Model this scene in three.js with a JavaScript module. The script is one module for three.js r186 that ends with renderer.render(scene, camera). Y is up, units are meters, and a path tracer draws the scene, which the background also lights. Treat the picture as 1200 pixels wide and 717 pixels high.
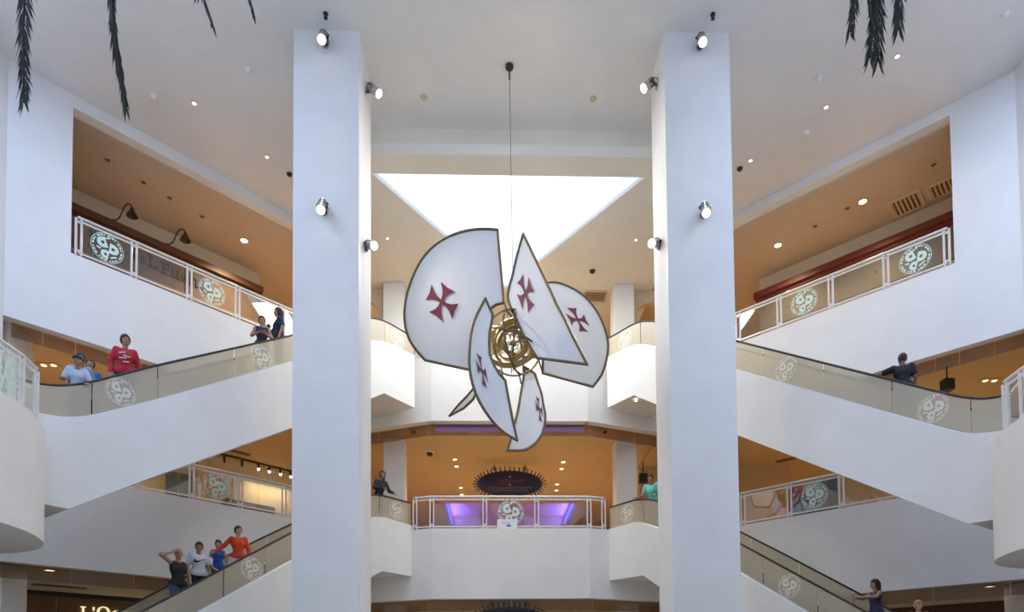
import * as THREE from 'three';
import { mergeGeometries, mergeVertices } from 'three/addons/utils/BufferGeometryUtils.js';
import { MarchingCubes } from 'three/addons/objects/MarchingCubes.js';
import { RectAreaLightUniformsLib } from 'three/addons/lights/RectAreaLightUniformsLib.js';
import { FontLoader } from 'three/addons/loaders/FontLoader.js';
import { TextGeometry } from 'three/addons/geometries/TextGeometry.js';

// ---------------------------------------------------------------- camera, sky, large lights, exposure
// Surveyed plan numbers (X right, Y above the eye, Z ahead) are turned into metres by K.
const K = 0.88, EYE = 1.45;
const P = (X, Y, Z) => new THREE.Vector3(K * X, K * Y + EYE, -K * Z);
const scene = new THREE.Scene();
const camera = new THREE.PerspectiveCamera(2 * Math.atan(767.8 / 771.7) * 180 / Math.PI, 1200 / 1535.6, 0.1, 200);
camera.setViewOffset(1200, 1535.6, 0, 0, 1200, 717);
{
  const yaw = 0.0300, pitch = 0.03766, roll = -0.008426;
  const f = new THREE.Vector3(Math.sin(yaw) * Math.cos(pitch), Math.sin(pitch), -Math.cos(yaw) * Math.cos(pitch));
  const r = new THREE.Vector3(Math.cos(yaw), 0, Math.sin(yaw));
  const u = new THREE.Vector3().crossVectors(r, f);
  camera.position.set(0, EYE, 0);
  camera.up.copy(u.clone().multiplyScalar(Math.cos(roll)).addScaledVector(r, -Math.sin(roll)));
  camera.lookAt(camera.position.clone().add(f));
  camera.updateMatrixWorld();
}
const renderer = new THREE.WebGLRenderer({ antialias: true });
renderer.toneMapping = THREE.LinearToneMapping;
renderer.toneMappingExposure = 1.06;
renderer.shadowMap.enabled = true;
RectAreaLightUniformsLib.init();
scene.background = new THREE.Color().setRGB(0.60, 0.75, 1.0);
scene.backgroundIntensity = 2.0;

function areaLight(X, Y, Z, w, d, color, radiance) {          // daylight coming down through a roof opening
  const l = new THREE.RectAreaLight(color, radiance, K * w, K * d);
  l.position.copy(P(X, Y, Z));
  l.lookAt(l.position.x, l.position.y - 1, l.position.z);
  scene.add(l);
}
const DAY = new THREE.Color().setRGB(0.46, 0.61, 1.0), SKYLIGHT = new THREE.Color().setRGB(1.0, 0.98, 0.93);
for (const x of [-8.95, 10.4]) areaLight(x, 15.55, 10, 5.5, 8, DAY, 3.4);   // two added roof lights, unseen, set aside so walls outshine the columns
{                                                              // added glazed wall, unseen behind the camera, lifts sails and balcony ends
  const l = new THREE.RectAreaLight(DAY, 0.2, K * 20, K * 7); l.position.copy(P(0.7, 9.5, -3.1)); l.lookAt(P(0.7, 9.5, 5)); scene.add(l);
}
for (const [z, w] of [[19.5, 6.6], [20.9, 4.7], [22.2, 2.9], [23.35, 1.3]]) areaLight(0.6, 14.82, z, w, 1.2, SKYLIGHT, 11.5);   // triangular skylight

// ---------------------------------------------------------------- helpers
let seed = 7;
const rnd = () => { seed = (seed * 16807) % 2147483647; return seed / 2147483647; };
const taken = {};
function numbered(n) { const k = taken[n] || 0; taken[n] = k + 1; return k ? n + '_' + String(k).padStart(3, '0') : n; }
function shade(o) { o.castShadow = true; o.receiveShadow = true; return o; }
function struct(name, geo, mat, label) {
  const o = shade(new THREE.Mesh(geo, mat)); o.name = numbered(name);
  o.userData.kind = 'structure'; if (label) o.userData.label = label; o.userData.category = name.replace(/_.*/, '');
  scene.add(o); return o;
}
function thing(name, label, category, pos, group) {
  const o = new THREE.Group(); o.name = numbered(name); o.position.copy(pos || new THREE.Vector3());
  o.userData = { label, category }; if (group) o.userData.group = group;
  scene.add(o); return o;
}
function rootOf(o) { while (o.parent && o.parent !== scene) o = o.parent; return o; }
function part(name, geos, mat, parent, label) {               // geometry given in world coordinates
  let g = Array.isArray(geos) ? (geos.length > 1 ? mergeGeometries(geos.map(x => x.index ? x.toNonIndexed() : x)) : geos[0]) : geos;
  const r = rootOf(parent);
  g.translate(-r.position.x, -r.position.y, -r.position.z);
  const o = shade(new THREE.Mesh(g, mat)); o.name = name; if (label) o.userData.label = label;
  parent.add(o); return o;
}
function localPart(name, geos, mat, parent, label) {          // geometry given in the thing's own axes
  let g = Array.isArray(geos) ? (geos.length > 1 ? mergeGeometries(geos.map(x => x.index ? x.toNonIndexed() : x)) : geos[0]) : geos;
  const o = shade(new THREE.Mesh(g, mat)); o.name = name; if (label) o.userData.label = label;
  parent.add(o); return o;
}
function prism(pts, y0, y1, hole) {                            // plan polygon (X, Z) between two heights
  const s = new THREE.Shape(pts.map(([x, z]) => new THREE.Vector2(K * x, K * z)));
  if (hole) s.holes.push(new THREE.Path(hole.map(([x, z]) => new THREE.Vector2(K * x, K * z))));
  const g = new THREE.ExtrudeGeometry(s, { depth: K * (y1 - y0), bevelEnabled: false });
  g.rotateX(-Math.PI / 2); g.translate(0, K * y0 + EYE, 0); return g;
}
function frameAt(A, B) {                                        // matrix: x from A to B, y up, z to the left of the way (towards the viewer when A is left)
  const d = new THREE.Vector3(B.x - A.x, 0, B.z - A.z).normalize(), up = new THREE.Vector3(0, 1, 0);
  return new THREE.Matrix4().makeBasis(d, up, new THREE.Vector3().crossVectors(d, up)).setPosition(A.x, 0, A.z);
}
function wall(A, B, outline, t, holes = []) {                   // upright slab: outline in (plan distance from A, Y), its front in the plane A-B
  const a = P(A[0], 0, A[1]), b = P(B[0], 0, B[1]);
  const v = ([u, y]) => new THREE.Vector2(K * u, K * y + EYE);
  const s = new THREE.Shape(outline.map(v)); for (const h of holes) s.holes.push(new THREE.Path(h.map(v)));
  const g = new THREE.ExtrudeGeometry(s, { depth: t, bevelEnabled: false });
  g.translate(0, 0, -t); g.applyMatrix4(frameAt(a, b)); return g;
}
const rect = (u0, u1, y0, y1) => [[u0, y0], [u1, y0], [u1, y1], [u0, y1]];
function bar(a, b, w, h) {                                      // box from a to b, w across, h tall
  const d = new THREE.Vector3().subVectors(b, a), L = d.length(); d.normalize();
  let up = Math.abs(d.y) > 0.98 ? new THREE.Vector3(0, 0, 1) : new THREE.Vector3(0, 1, 0);
  const side = new THREE.Vector3().crossVectors(d, up).normalize(); up = new THREE.Vector3().crossVectors(side, d);
  const g = new THREE.BoxGeometry(L, h, w);
  g.applyMatrix4(new THREE.Matrix4().makeBasis(d, up, side).setPosition((a.x + b.x) / 2, (a.y + b.y) / 2, (a.z + b.z) / 2)); return g;
}
function tube(pts, r, n = 0, rs = 8, closed = false) {
  return new THREE.TubeGeometry(new THREE.CatmullRomCurve3(pts, closed, 'centripetal'), n || pts.length * 4, r, rs, closed);
}
function rod(a, b, r, r2 = r, rs = 10) {
  const d = new THREE.Vector3().subVectors(b, a), g = new THREE.CylinderGeometry(r2, r, d.length(), rs);
  g.applyQuaternion(new THREE.Quaternion().setFromUnitVectors(new THREE.Vector3(0, 1, 0), d.normalize()));
  g.translate((a.x + b.x) / 2, (a.y + b.y) / 2, (a.z + b.z) / 2); return g;
}
const V3 = (x, y, z) => new THREE.Vector3(x, y, z);

// ---------------------------------------------------------------- materials
function noiseTexture(size, cells, lo, hi, srgb) {
  const d = new Uint8Array(size * size * 4), lat = [];
  for (const c of cells) { const a = []; for (let i = 0; i < c * c; i++) a.push(rnd()); lat.push(a); }
  for (let y = 0; y < size; y++) for (let x = 0; x < size; x++) {
    let v = 0, w = 0;
    cells.forEach((c, k) => {
      const fx = x / size * c, fy = y / size * c, ix = Math.floor(fx), iy = Math.floor(fy), tx = fx - ix, ty = fy - iy;
      const g = (i, j) => lat[k][((iy + j) % c) * c + (ix + i) % c], sx = tx * tx * (3 - 2 * tx), sy = ty * ty * (3 - 2 * ty);
      v += ((g(0, 0) * (1 - sx) + g(1, 0) * sx) * (1 - sy) + (g(0, 1) * (1 - sx) + g(1, 1) * sx) * sy) / (k + 1); w += 1 / (k + 1);
    });
    const q = Math.round(255 * (lo + (hi - lo) * v / w)), i = 4 * (y * size + x); d[i] = d[i + 1] = d[i + 2] = q; d[i + 3] = 255;
  }
  const t = new THREE.DataTexture(d, size, size); t.wrapS = t.wrapT = THREE.RepeatWrapping; t.magFilter = THREE.LinearFilter; t.minFilter = THREE.LinearFilter;
  if (srgb) t.colorSpace = THREE.SRGBColorSpace; t.needsUpdate = true; return t;
}
const plasterTone = noiseTexture(256, [3, 7, 17, 64], 0.93, 1.0, true); plasterTone.repeat.set(0.25, 0.25);
const plasterBump = noiseTexture(256, [40, 90, 128], 0, 1, false); plasterBump.repeat.set(0.8, 0.8);
const lin = (r, g, b) => new THREE.Color().setRGB(r, g, b);
const std = (r, g, b, rough = 0.6, metal = 0, more = {}) => new THREE.MeshStandardMaterial({ color: lin(r, g, b), roughness: rough, metalness: metal, ...more });
const paint = (r, g, b, rough = 0.75) => std(r, g, b, rough, 0, { map: plasterTone, bumpMap: plasterBump, bumpScale: 0.0008 });
const M = {
  white: paint(0.85, 0.84, 0.82), tan: paint(0.60, 0.42, 0.23), cream: paint(0.70, 0.58, 0.40), beam: paint(0.86, 0.83, 0.74),  // tan puts the warm lamp glow on beige ceilings into the colour
  galleryCeiling: paint(0.60, 0.48, 0.37), floor: std(0.50, 0.46, 0.40, 0.35, 0, { map: plasterTone }),  // galleryCeiling has the warm lamp glow mixed into its brown
  sign: paint(0.22, 0.12, 0.075), cornice: std(0.115, 0.042, 0.018, 0.5), redCornice: std(0.16, 0.035, 0.02, 0.5), dark: std(0.03, 0.025, 0.022, 0.6),
  rail: std(0.72, 0.70, 0.68, 0.3, 0.15), alu: std(0.62, 0.66, 0.72, 0.3, 0.6), rubber: std(0.015, 0.014, 0.014, 0.5), step: std(0.10, 0.10, 0.10, 0.5, 0.4),
  gold: std(0.50, 0.36, 0.15, 0.32, 0.85), goldDark: std(0.16, 0.12, 0.06, 0.4, 0.6), chrome: std(0.55, 0.55, 0.56, 0.25, 0.9), iron: std(0.05, 0.05, 0.05, 0.5, 0.5),
  pane: new THREE.MeshPhysicalMaterial({ color: lin(0.90, 0.93, 0.90), roughness: 0.02, transmission: 1, thickness: 0, ior: 1.8 }),
  paneClear: new THREE.MeshPhysicalMaterial({ color: lin(0.95, 0.96, 0.95), roughness: 0.02, transmission: 1, thickness: 0, ior: 1.35 }),
  curtain: new THREE.MeshPhysicalMaterial({ color: lin(0.74, 0.65, 0.57), roughness: 0.03, transmission: 0.97, thickness: 0, ior: 1.3 }),
  frosted: new THREE.MeshPhysicalMaterial({ color: lin(0.79, 0.74, 0.61), roughness: 0.4, transmission: 0.68, thickness: 0, ior: 1.5 }),
  skyGlass: new THREE.MeshPhysicalMaterial({ color: lin(1, 1, 1), roughness: 0, transmission: 1, thickness: 0, ior: 1.3 }),
  lamp: std(1, 0.95, 0.85, 0.5, 0, { emissive: lin(1, 0.86, 0.62), emissiveIntensity: 5 }),
  lampDim: std(0.9, 0.85, 0.7, 0.5, 0, { emissive: lin(1, 0.85, 0.5), emissiveIntensity: 1.6 }),
  blueLed: std(0.3, 0.3, 0.9, 0.5, 0, { emissive: lin(0.12, 0.10, 1.0), emissiveIntensity: 1.2 }),
  wood: std(0.20, 0.095, 0.04, 0.5), trim: std(0.85, 0.84, 0.80, 0.6),
};

// ---------------------------------------------------------------- the setting
const DL = 28.19, DR = 29.59, AX = 0.67;                        // side walls run at 45 degrees: Z - X = DL and Z + X = DR
const L = X => [X, DL + X], R = X => [X, DR - X];
const S2 = Math.SQRT2;
const LEV = { left: { f2: 5.40, b2: 3.00, f3: 11.31, b3: 9.08 }, mid: { f2: 5.20, b2: 2.78, f3: 11.20, b3: 8.92 }, right: { f2: 5.05, b2: 2.45, f3: 11.17, b3: 8.82 } };
const FLOOR = -1.65;
struct('floor', prism([[-30, -4], [30, -4], [30, 46], [-30, 46]], FLOOR - 0.4, FLOOR), M.floor, 'tan polished floor of the lowest storey');
const addedRoofLight = x => [[x - 2.75, 6], [x + 2.75, 6], [x + 2.75, 14], [x - 2.75, 14]];  // added opening, placed for the light it throws on the side walls
{
  const c = [[-12.4, -3.6], [14, -3.6], [14, 15.6], [6.2, 23.39], [6.2, 18.1], [-4.85, 18.1], [-4.85, 23.34], [-12.4, 15.8]];
  const s = new THREE.Shape(c.map(([x, z]) => new THREE.Vector2(K * x, K * z)));
  for (const x of [-8.95, 10.4]) s.holes.push(new THREE.Path(addedRoofLight(x).map(([a, z]) => new THREE.Vector2(K * a, K * z))));
  const g = new THREE.ExtrudeGeometry(s, { depth: K * 0.3, bevelEnabled: false }); g.rotateX(-Math.PI / 2); g.translate(0, K * 15.6 + EYE, 0);
  struct('ceiling', g, M.white, 'pale flat ceiling over the atrium');
}
// two-step beam and lower ceiling with the triangular skylight well
struct('trim_1', wall([-4.85, 18.13], [6.2, 18.13], rect(0, 11.05, 15.15, 15.62), 0.2), M.beam, 'upper step of the cream beam above the skylight');
struct('trim_2', wall([-4.85, 18.07], [6.2, 18.07], rect(0, 11.05, 14.85, 15.15), 0.2), M.trim, 'lower step of the cream beam above the skylight');
const well = [[-3.42, 18.83], [4.62, 18.83], [0.6, 24.44]];
struct('ceiling', prism([[-4.85, 18.1], [6.2, 18.1], [6.2, 29], [-4.85, 29]], 14.86, 14.95, well), M.beam, 'beige lower ceiling around the triangular skylight');
struct('ceiling', prism([[-4.85, 18.1], [6.2, 18.1], [6.2, 29], [-4.85, 29]], 14.95, 15.7, [[-4.6, 18.3], [5.95, 18.3], [5.95, 27], [-4.6, 27]]), M.beam, 'upstand of the triangular skylight');
struct('trim_3', prism([[-4.84, 18.09], [6.19, 18.09], [6.19, 18.83], [AX, 25.17], [-4.84, 18.83]], 14.84, 14.86, well), M.beam, 'pale flat border around the triangular skylight');
{
  const w = struct('window_1', prism([[-3.41, 18.85], [4.61, 18.85], [0.6, 24.42]], 14.9, 14.93), M.skyGlass, 'triangular skylight glowing white');
  const fr = new THREE.Mesh(mergeGeometries([[-3.5, 18.78, 4.7, 18.78], [4.7, 18.78, 0.6, 24.54], [-3.5, 18.78, 0.6, 24.54]].map(([a, b, c, d]) => bar(P(a, 14.98, b), P(c, 14.98, d), 0.05, 0.05))), M.trim);
  fr.name = 'window_frame'; shade(fr); w.add(fr);
}
// side walls on the top storey with their long openings
function uL(X) { return (X + 11.96) * S2; }
struct('wall_left', wall(L(-11.96), L(-4.85), [[0, 9.08], [uL(-4.75), 9.08], [uL(-4.75), 11.31], [uL(-10.98), 11.31], [uL(-10.98), 15.25], [uL(-4.75), 15.25], [uL(-4.75), 15.6], [0, 15.6]], 0.3), M.white, 'white angled wall with a long gallery opening, left of the atrium');
function uR(X) { return (X - 6.1) * S2; }
struct('wall_right', wall(R(6.1), R(13.56), [[0, 8.82], [uR(13.6), 8.82], [uR(13.6), 15.6], [0, 15.6], [0, 15.3], [uR(12.57), 15.3], [uR(12.57), 11.17], [0, 11.17]], 0.3), M.white, 'white angled wall with a long gallery opening, right of the atrium');
// second storey fascias
struct('wall_left', wall(L(-12.3), L(-4.85), rect(0, 7.5 * S2, 3.0, 5.4), 0.3), M.white, 'pale fascia below the second storey railing, left');
struct('wall_right', wall(R(6.1), R(13.9), rect(0, 7.8 * S2, 2.45, 5.05), 0.3), M.white, 'pale fascia below the second storey railing, right');
// centre balcony fronts: straight face and two returns
const CF = [[-4.85, 23.34], [-2.03, 22.35], [3.37, 22.35], [6.2, 23.39]];
for (const [b, f, n] of [[2.78, 5.2, 'second'], [8.92, 11.2, 'third']]) {
  const gs = [];
  for (let i = 0; i < 3; i++) { const [a, c] = [CF[i], CF[i + 1]]; gs.push(wall(a, c, rect(0, Math.hypot(c[0] - a[0], c[1] - a[1]), b, f), 0.25)); }
  struct('wall_back', mergeGeometries(gs), M.white, 'white faceted balcony front of the ' + n + ' storey between the columns');
}
// floor slabs (their undersides are the ceilings below)
const slabL = [[-12.0, 16.4], [-4.95, 23.45], [-4.85, 44], [-27, 44], [-27, 16.4]];
const slabM = [[-4.84, 23.5], [-2.0, 22.6], [3.35, 22.6], [6.19, 23.55], [6.19, 44], [-4.84, 44]];
const slabR = [[6.2, 23.65], [13.6, 16.25], [29, 16.25], [29, 44], [6.2, 44]];
struct('ceiling', prism(slabL, 3.02, 5.4), M.cream, 'tan ceiling of the lowest storey, left');
struct('ceiling', prism(slabR, 2.47, 5.05), M.cream, 'tan ceiling of the lowest storey, right');
struct('ceiling', prism(slabM, 2.8, 5.2), M.cream, 'tan ceiling of the lowest storey, centre');
struct('ceiling', prism(slabL, 9.1, 11.31), M.tan, 'ceiling of the second storey with warm lamp glow in its colour, left');
struct('ceiling', prism(slabR, 8.84, 11.17), M.tan, 'ceiling of the second storey with warm lamp glow in its colour, right');
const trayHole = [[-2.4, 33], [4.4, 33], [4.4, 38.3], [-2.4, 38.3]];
struct('ceiling', prism(slabM, 8.94, 10.2, trayHole), M.tan, 'ceiling of the second storey with warm lamp glow in its colour and a lit tray');
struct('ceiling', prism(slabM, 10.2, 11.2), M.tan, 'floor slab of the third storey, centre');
// gallery ceilings of the third storey
struct('ceiling', prism([[-12.3, 16.3], [-4.86, 23.74], [-4.86, 44], [-27, 44], [-27, 16.3]], 15.22, 15.6), M.galleryCeiling, 'ceiling of the top gallery with warm lamp glow in its brown, left');
struct('ceiling', prism([[6.21, 23.8], [14, 16.0], [29, 16.0], [29, 44], [6.21, 44]], 15.24, 15.6), M.galleryCeiling, 'ceiling of the top gallery with warm lamp glow in its brown, right');
struct('ceiling', prism([[-4.86, 29], [6.21, 29], [6.21, 44], [-4.86, 44]], 14.85, 15.6), M.galleryCeiling, 'ceiling of the top gallery with warm lamp glow in its brown, centre');
// outer walls and roof of the palm court behind the camera, with added glazing
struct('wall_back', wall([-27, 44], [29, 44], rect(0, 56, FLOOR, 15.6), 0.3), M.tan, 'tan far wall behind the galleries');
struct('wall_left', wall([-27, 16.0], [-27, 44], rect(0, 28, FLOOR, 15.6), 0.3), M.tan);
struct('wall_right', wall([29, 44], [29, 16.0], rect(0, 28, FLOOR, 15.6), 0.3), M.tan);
struct('wall_left', wall([-11.97, -3.3], [-11.97, 16.24], rect(0, 19.54, 5.4, 15.9), 0.3), M.white, 'white wall of the palm court, left');
struct('wall_right', wall([13.58, 16.02], [13.58, -3.3], rect(0, 19.32, 5.05, 15.9), 0.3), M.white, 'white wall of the palm court, right');
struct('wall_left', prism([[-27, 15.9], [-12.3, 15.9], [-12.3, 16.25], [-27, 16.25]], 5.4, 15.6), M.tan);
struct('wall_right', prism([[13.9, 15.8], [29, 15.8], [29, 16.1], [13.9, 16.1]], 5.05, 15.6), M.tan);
struct('wall_front', wall([17, -3.3], [-16, -3.3], rect(0, 33, FLOOR, 15.9), 0.3, [[[6.3, 6], [26.3, 6], [26.3, 13], [6.3, 13]]]), M.white, 'wall behind the camera with an added glazed opening');
{
  const w = struct('window_added_4', wall([10.8, -3.4], [-9.4, -3.4], rect(0, 20.2, 5.9, 13.1), 0.02), M.skyGlass, 'added unseen glazing of the palm court');
  const g = []; for (let i = 0; i <= 8; i++) g.push(bar(P(10.7 - i * 2.5, 5.9, -3.45), P(10.7 - i * 2.5, 13.1, -3.45), 0.07, 0.12));
  const fr = new THREE.Mesh(mergeGeometries(g), M.trim); fr.name = 'window_frame'; shade(fr); w.add(fr);
}
struct('wall_left', prism([[-16.3, -3.3], [-16, -3.3], [-16, 16], [-16.3, 16]], FLOOR, 5.4), M.cream);
struct('wall_right', prism([[17, -3.3], [17.3, -3.3], [17.3, 16], [17, 16]], FLOOR, 5.05), M.cream);
for (const [n, x] of [['window_added_2', -8.95], ['window_added_3', 10.4]]) {
  const w = struct(n, prism(addedRoofLight(x).map(([a, z]) => [x + (a - x) * 1.02, 10 + (z - 10) * 1.02]), 15.8, 15.83), M.skyGlass, 'added unseen roof light of the palm court');
  const g = []; for (let i = 0; i <= 4; i++) g.push(bar(P(x - 2.8, 15.85, 6 + i * 2), P(x + 2.8, 15.85, 6 + i * 2), 0.08, 0.1));
  const fr = new THREE.Mesh(mergeGeometries(g), M.trim); fr.name = 'window_frame'; shade(fr); w.add(fr);
}

// ---------------------------------------------------------------- columns
function boxColumn(name, X0, X1, Z0, Z1, y0, y1, label) {
  const s = new THREE.Shape([[X0, Z0], [X1, Z0], [X1, Z1], [X0, Z1]].map(([x, z]) => new THREE.Vector2(K * x, K * z)));
  const g = new THREE.ExtrudeGeometry(s, { depth: K * (y1 - y0), bevelEnabled: true, bevelThickness: 0.001, bevelSize: 0.012, bevelOffset: -0.012, bevelSegments: 2 });
  g.rotateX(-Math.PI / 2); g.translate(0, K * y0 + EYE, 0);
  const o = struct(name, g, M.white, label); o.userData.category = 'column'; return o;
}
boxColumn('column', -4.64, -3.09, 15.33, 16.87, FLOOR, 15.6, 'tall square white column left of the hanging sails');
boxColumn('column', 4.25, 5.84, 15.2, 16.5, FLOOR, 15.6, 'tall square white column right of the hanging sails');
for (const [a, b] of [[FLOOR, 2.8], [5.2, 8.94], [11.2, 14.85]]) for (const [x, w] of [[-3.95, 'left'], [4.67, 'right']])
  boxColumn('gallery_column', x, x + 0.76, 24.1, 24.9, a, b, 'square white column behind the ' + (a < 0 ? 'lowest' : a < 6 ? 'second storey' : 'third storey') + ' balcony, ' + w);
for (const [X0, X1, Z0, Z1, a, b, s] of [[-13.3, -12.14, 16.6, 17.5, FLOOR, 3.0, 'left, lowest storey'], [-13.3, -12.1, 16.6, 17.5, 5.4, 9.1, 'left, second storey'], [13.9, 14.8, 16.6, 17.4, FLOOR, 2.45, 'right, lowest storey']])
  boxColumn('gallery_column', X0, X1, Z0, Z1, a, b, 'white corner column under the angled wall, ' + s);
// third storey back: arched side bays and a tan wall behind the columns
for (const sgn of [-1, 1]) {
  const A = sgn < 0 ? [-5.6, 24.5] : [5.43, 24.5], B = sgn < 0 ? [-3.95, 24.5] : [6.95, 24.5], W = 1.6;
  const arch = []; for (let i = 0; i <= 8; i++) { const t = Math.PI / 2 * i / 8; arch.push(sgn < 0 ? [W - 0.2 - 0.5 * (1 - Math.sin(t)) - 0, 13.9 + 0.5 * Math.cos(t)] : [0.2 + 0.5 * (1 - Math.sin(t)), 13.9 + 0.5 * Math.cos(t)]); }
  const o = sgn < 0 ? [[0, 14.85], [0, 14.4], ...arch, [W - 0.2, 11.2], [W, 11.2], [W, 14.85]] : [[W, 14.85], [W, 14.4], ...arch, [0.2, 11.2], [0, 11.2], [0, 14.85]];
  struct('wall_back', wall(A, B, o, 0.25), M.cream, 'cream wall with a round-cornered opening behind the top balcony');
}
struct('wall_back', wall([-3.3, 27.5], [4.75, 27.5], rect(0, 8.05, 11.2, 14.85), 0.2), M.cream, 'cream wall behind the top balcony');

// ---------------------------------------------------------------- rounded balcony ends of the second storey
const NS = 0.93;                                                // the rounded ends stand a little nearer than the gallery edge
function nose(sgn, f, b, dz) {
  const mir = ([x, z]) => sgn < 0 ? [x * NS, z * NS] : [(1.34 - x) * NS, (z + dz) * NS];
  const edge = [[-9.07, -3], [-9.07, 12.6], [-9.12, 13.1], [-9.28, 13.68], [-9.55, 14.25], [-10.0, 14.78], [-10.55, 15.15], [-11.2, 15.33], [-12.2, 15.4]];
  const c = new THREE.SplineCurve(edge.slice(1).map(([x, z]) => new THREE.Vector2(x, z))).getPoints(40).map(p => [p.x, p.y]);
  const pts = [...c, [-14, 15.4], [-14, -3], edge[0]].map(mir); if (sgn > 0) pts.reverse();
  struct(sgn < 0 ? 'wall_left' : 'wall_right', prism(pts, b, f), M.white, 'white rounded balcony end of the second storey, ' + (sgn < 0 ? 'left' : 'right'));
}
nose(-1, 5.4 * NS, 3.0 * NS, 0); nose(1, 5.05 * NS, 2.5 * NS, -0.4);
for (const [sgn, b] of [[-1, 3.0], [1, 2.5]]) {
  const p = P((sgn < 0 ? -10.6 : 11.9) * NS, b * NS, (sgn < 0 ? 13.35 : 12.8) * NS);
  const t = thing('ceiling_speaker', 'round ceiling speaker under the rounded balcony end, ' + (sgn < 0 ? 'left' : 'right'), 'speaker', p);
  part('grille', new THREE.CylinderGeometry(0.16, 0.16, 0.02, 24).translate(p.x, p.y - 0.01, p.z), std(0.3, 0.28, 0.27, 0.7), t);
  part('rim', new THREE.TorusGeometry(0.165, 0.012, 8, 24).rotateX(Math.PI / 2).translate(p.x, p.y - 0.012, p.z), M.trim, t);
}

// ---------------------------------------------------------------- mall logo printed on the glass
function logoTexture(r, g, b, a) {
  const c = document.createElement('canvas'); c.width = c.height = 256; const x = c.getContext('2d');
  const col = `rgba(${r},${g},${b},${a})`; x.clearRect(0, 0, 256, 256);
  x.strokeStyle = col; x.lineWidth = 5; x.beginPath(); x.arc(128, 128, 122, 0, 7); x.stroke();
  x.lineWidth = 15; for (let i = 0; i < 24; i++) { const t = i / 24 * 2 * Math.PI; x.beginPath(); x.arc(128, 128, 107, t, t + (i % 3 == 2 ? 0.09 : 0.2)); x.stroke(); }
  const D = (cx, cy, s, t) => {
    x.save(); x.translate(cx, cy); x.rotate(t); x.fillStyle = col; x.beginPath();
    x.moveTo(-s * 0.75, -s); x.lineTo(-s * 0.1, -s); x.arc(-s * 0.1, 0, s, -Math.PI / 2, Math.PI / 2); x.lineTo(-s * 0.75, s); x.closePath();
    x.moveTo(s * 0.22, 0); x.arc(-s * 0.1, 0, s * 0.3, 0, -2 * Math.PI, true); x.closePath(); x.fill('evenodd'); x.restore();
  };
  D(90, 92, 44, 2.75); D(176, 122, 44, 0.12); D(112, 184, 37, -2.95);
  x.fillStyle = col; x.save(); x.translate(104, 44); x.rotate(-0.35); x.fillRect(0, 0, 44, 13); x.restore();
  x.save(); x.translate(150, 196); x.rotate(-0.5); x.fillRect(0, 0, 52, 14); x.restore(); x.save(); x.translate(50, 138); x.rotate(0.15); x.fillRect(0, 0, 34, 13); x.restore();
  const t = new THREE.CanvasTexture(c); t.colorSpace = THREE.SRGBColorSpace; return t;
}
const logoClear = new THREE.MeshStandardMaterial({ map: logoTexture(205, 228, 220, 1), transparent: true, roughness: 0.8, side: THREE.DoubleSide });
const logoFrost = new THREE.MeshStandardMaterial({ map: logoTexture(236, 232, 220, 0.75), transparent: true, roughness: 0.8, side: THREE.DoubleSide });

// ---------------------------------------------------------------- railings
// pts: plan points of the posts in order from left to right; logos: [pane number, fraction along it, material]
function railing(name, label, pts, base, height, logos, ends = {}) {
  const t = thing(name, label, 'railing', P(pts[0][0], base, pts[0][1]));
  const y1 = base + height;
  const post = i => {
    const [X, Z] = pts[i], q = pts[Math.min(i + 1, pts.length - 1)], p = pts[Math.max(i - 1, 0)];
    const d = V3(q[0] - p[0], 0, -(q[1] - p[1])).normalize(), g = [];
    for (const o of [-0.055, 0.055]) { const a = P(X, base, Z).addScaledVector(d, o), b = P(X, y1 - 0.03, Z).addScaledVector(d, o); g.push(bar(a, b, 0.035, 0.045)); }
    for (const h of [0.12, 0.88]) { const a = P(X, base + height * h, Z); g.push(bar(a.clone().addScaledVector(d, -0.06), a.clone().addScaledVector(d, 0.06), 0.03, 0.05)); }
    part('post', g, M.rail, t);
  };
  for (let i = 0; i < pts.length; i++) if (!(ends.skip || []).includes(i)) post(i);
  const top = pts.map(([X, Z]) => P(X, y1, Z));
  const gs = []; for (let i = 0; i + 1 < top.length; i++) gs.push(rod(top[i], top[i + 1], 0.032));
  for (const p of top) gs.push(new THREE.SphereGeometry(0.033, 10, 8).translate(p.x, p.y, p.z));
  part('handrail', gs, M.rail, t);
  for (let i = 0; i + 1 < pts.length; i++) {
    const [a, b] = [pts[i], pts[i + 1]];
    for (const [nm, y] of [['bottom_rail', base + 0.07], ['top_rail', y1 - 0.1]]) part(nm, bar(P(a[0], y, a[1]), P(b[0], y, b[1]), 0.03, 0.04), M.rail, t);
    const len = Math.hypot(b[0] - a[0], b[1] - a[1]), m = 0.09 / len, lp = (f) => [a[0] + (b[0] - a[0]) * f, a[1] + (b[1] - a[1]) * f];
    const [c, d] = [lp(m), lp(1 - m)];
    const pn = part('pane', bar(P(c[0], base + height * 0.5 - 0.01, c[1]), P(d[0], base + height * 0.5 - 0.01, d[1]), 0.012, K * (height - 0.22)), ends.clear ? M.paneClear : M.pane, t);
    for (const [k, f, r] of logos) if (k === i) {
      const q = lp(f), g = new THREE.CircleGeometry(r, 40); g.translate(0, 0, 0.012);
      const fr = frameAt(P(a[0], 0, a[1]), P(b[0], 0, b[1])); fr.setPosition(P(q[0], base + height * 0.5, q[1])); g.applyMatrix4(fr);
      part('logo_decal', g, logoClear, pn, 'pale round logo printed on the glass');
    }
  }
  return t;
}
railing('balcony_railing', 'glass railing of the left top gallery, in front of the sign with dark lettering', [-10.86, -9.92, -8.87, -7.85, -6.8, -5.75].map(L), 11.31, 1.03, [[0, 0.5, 0.36], [2, 0.45, 0.36]]);
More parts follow.
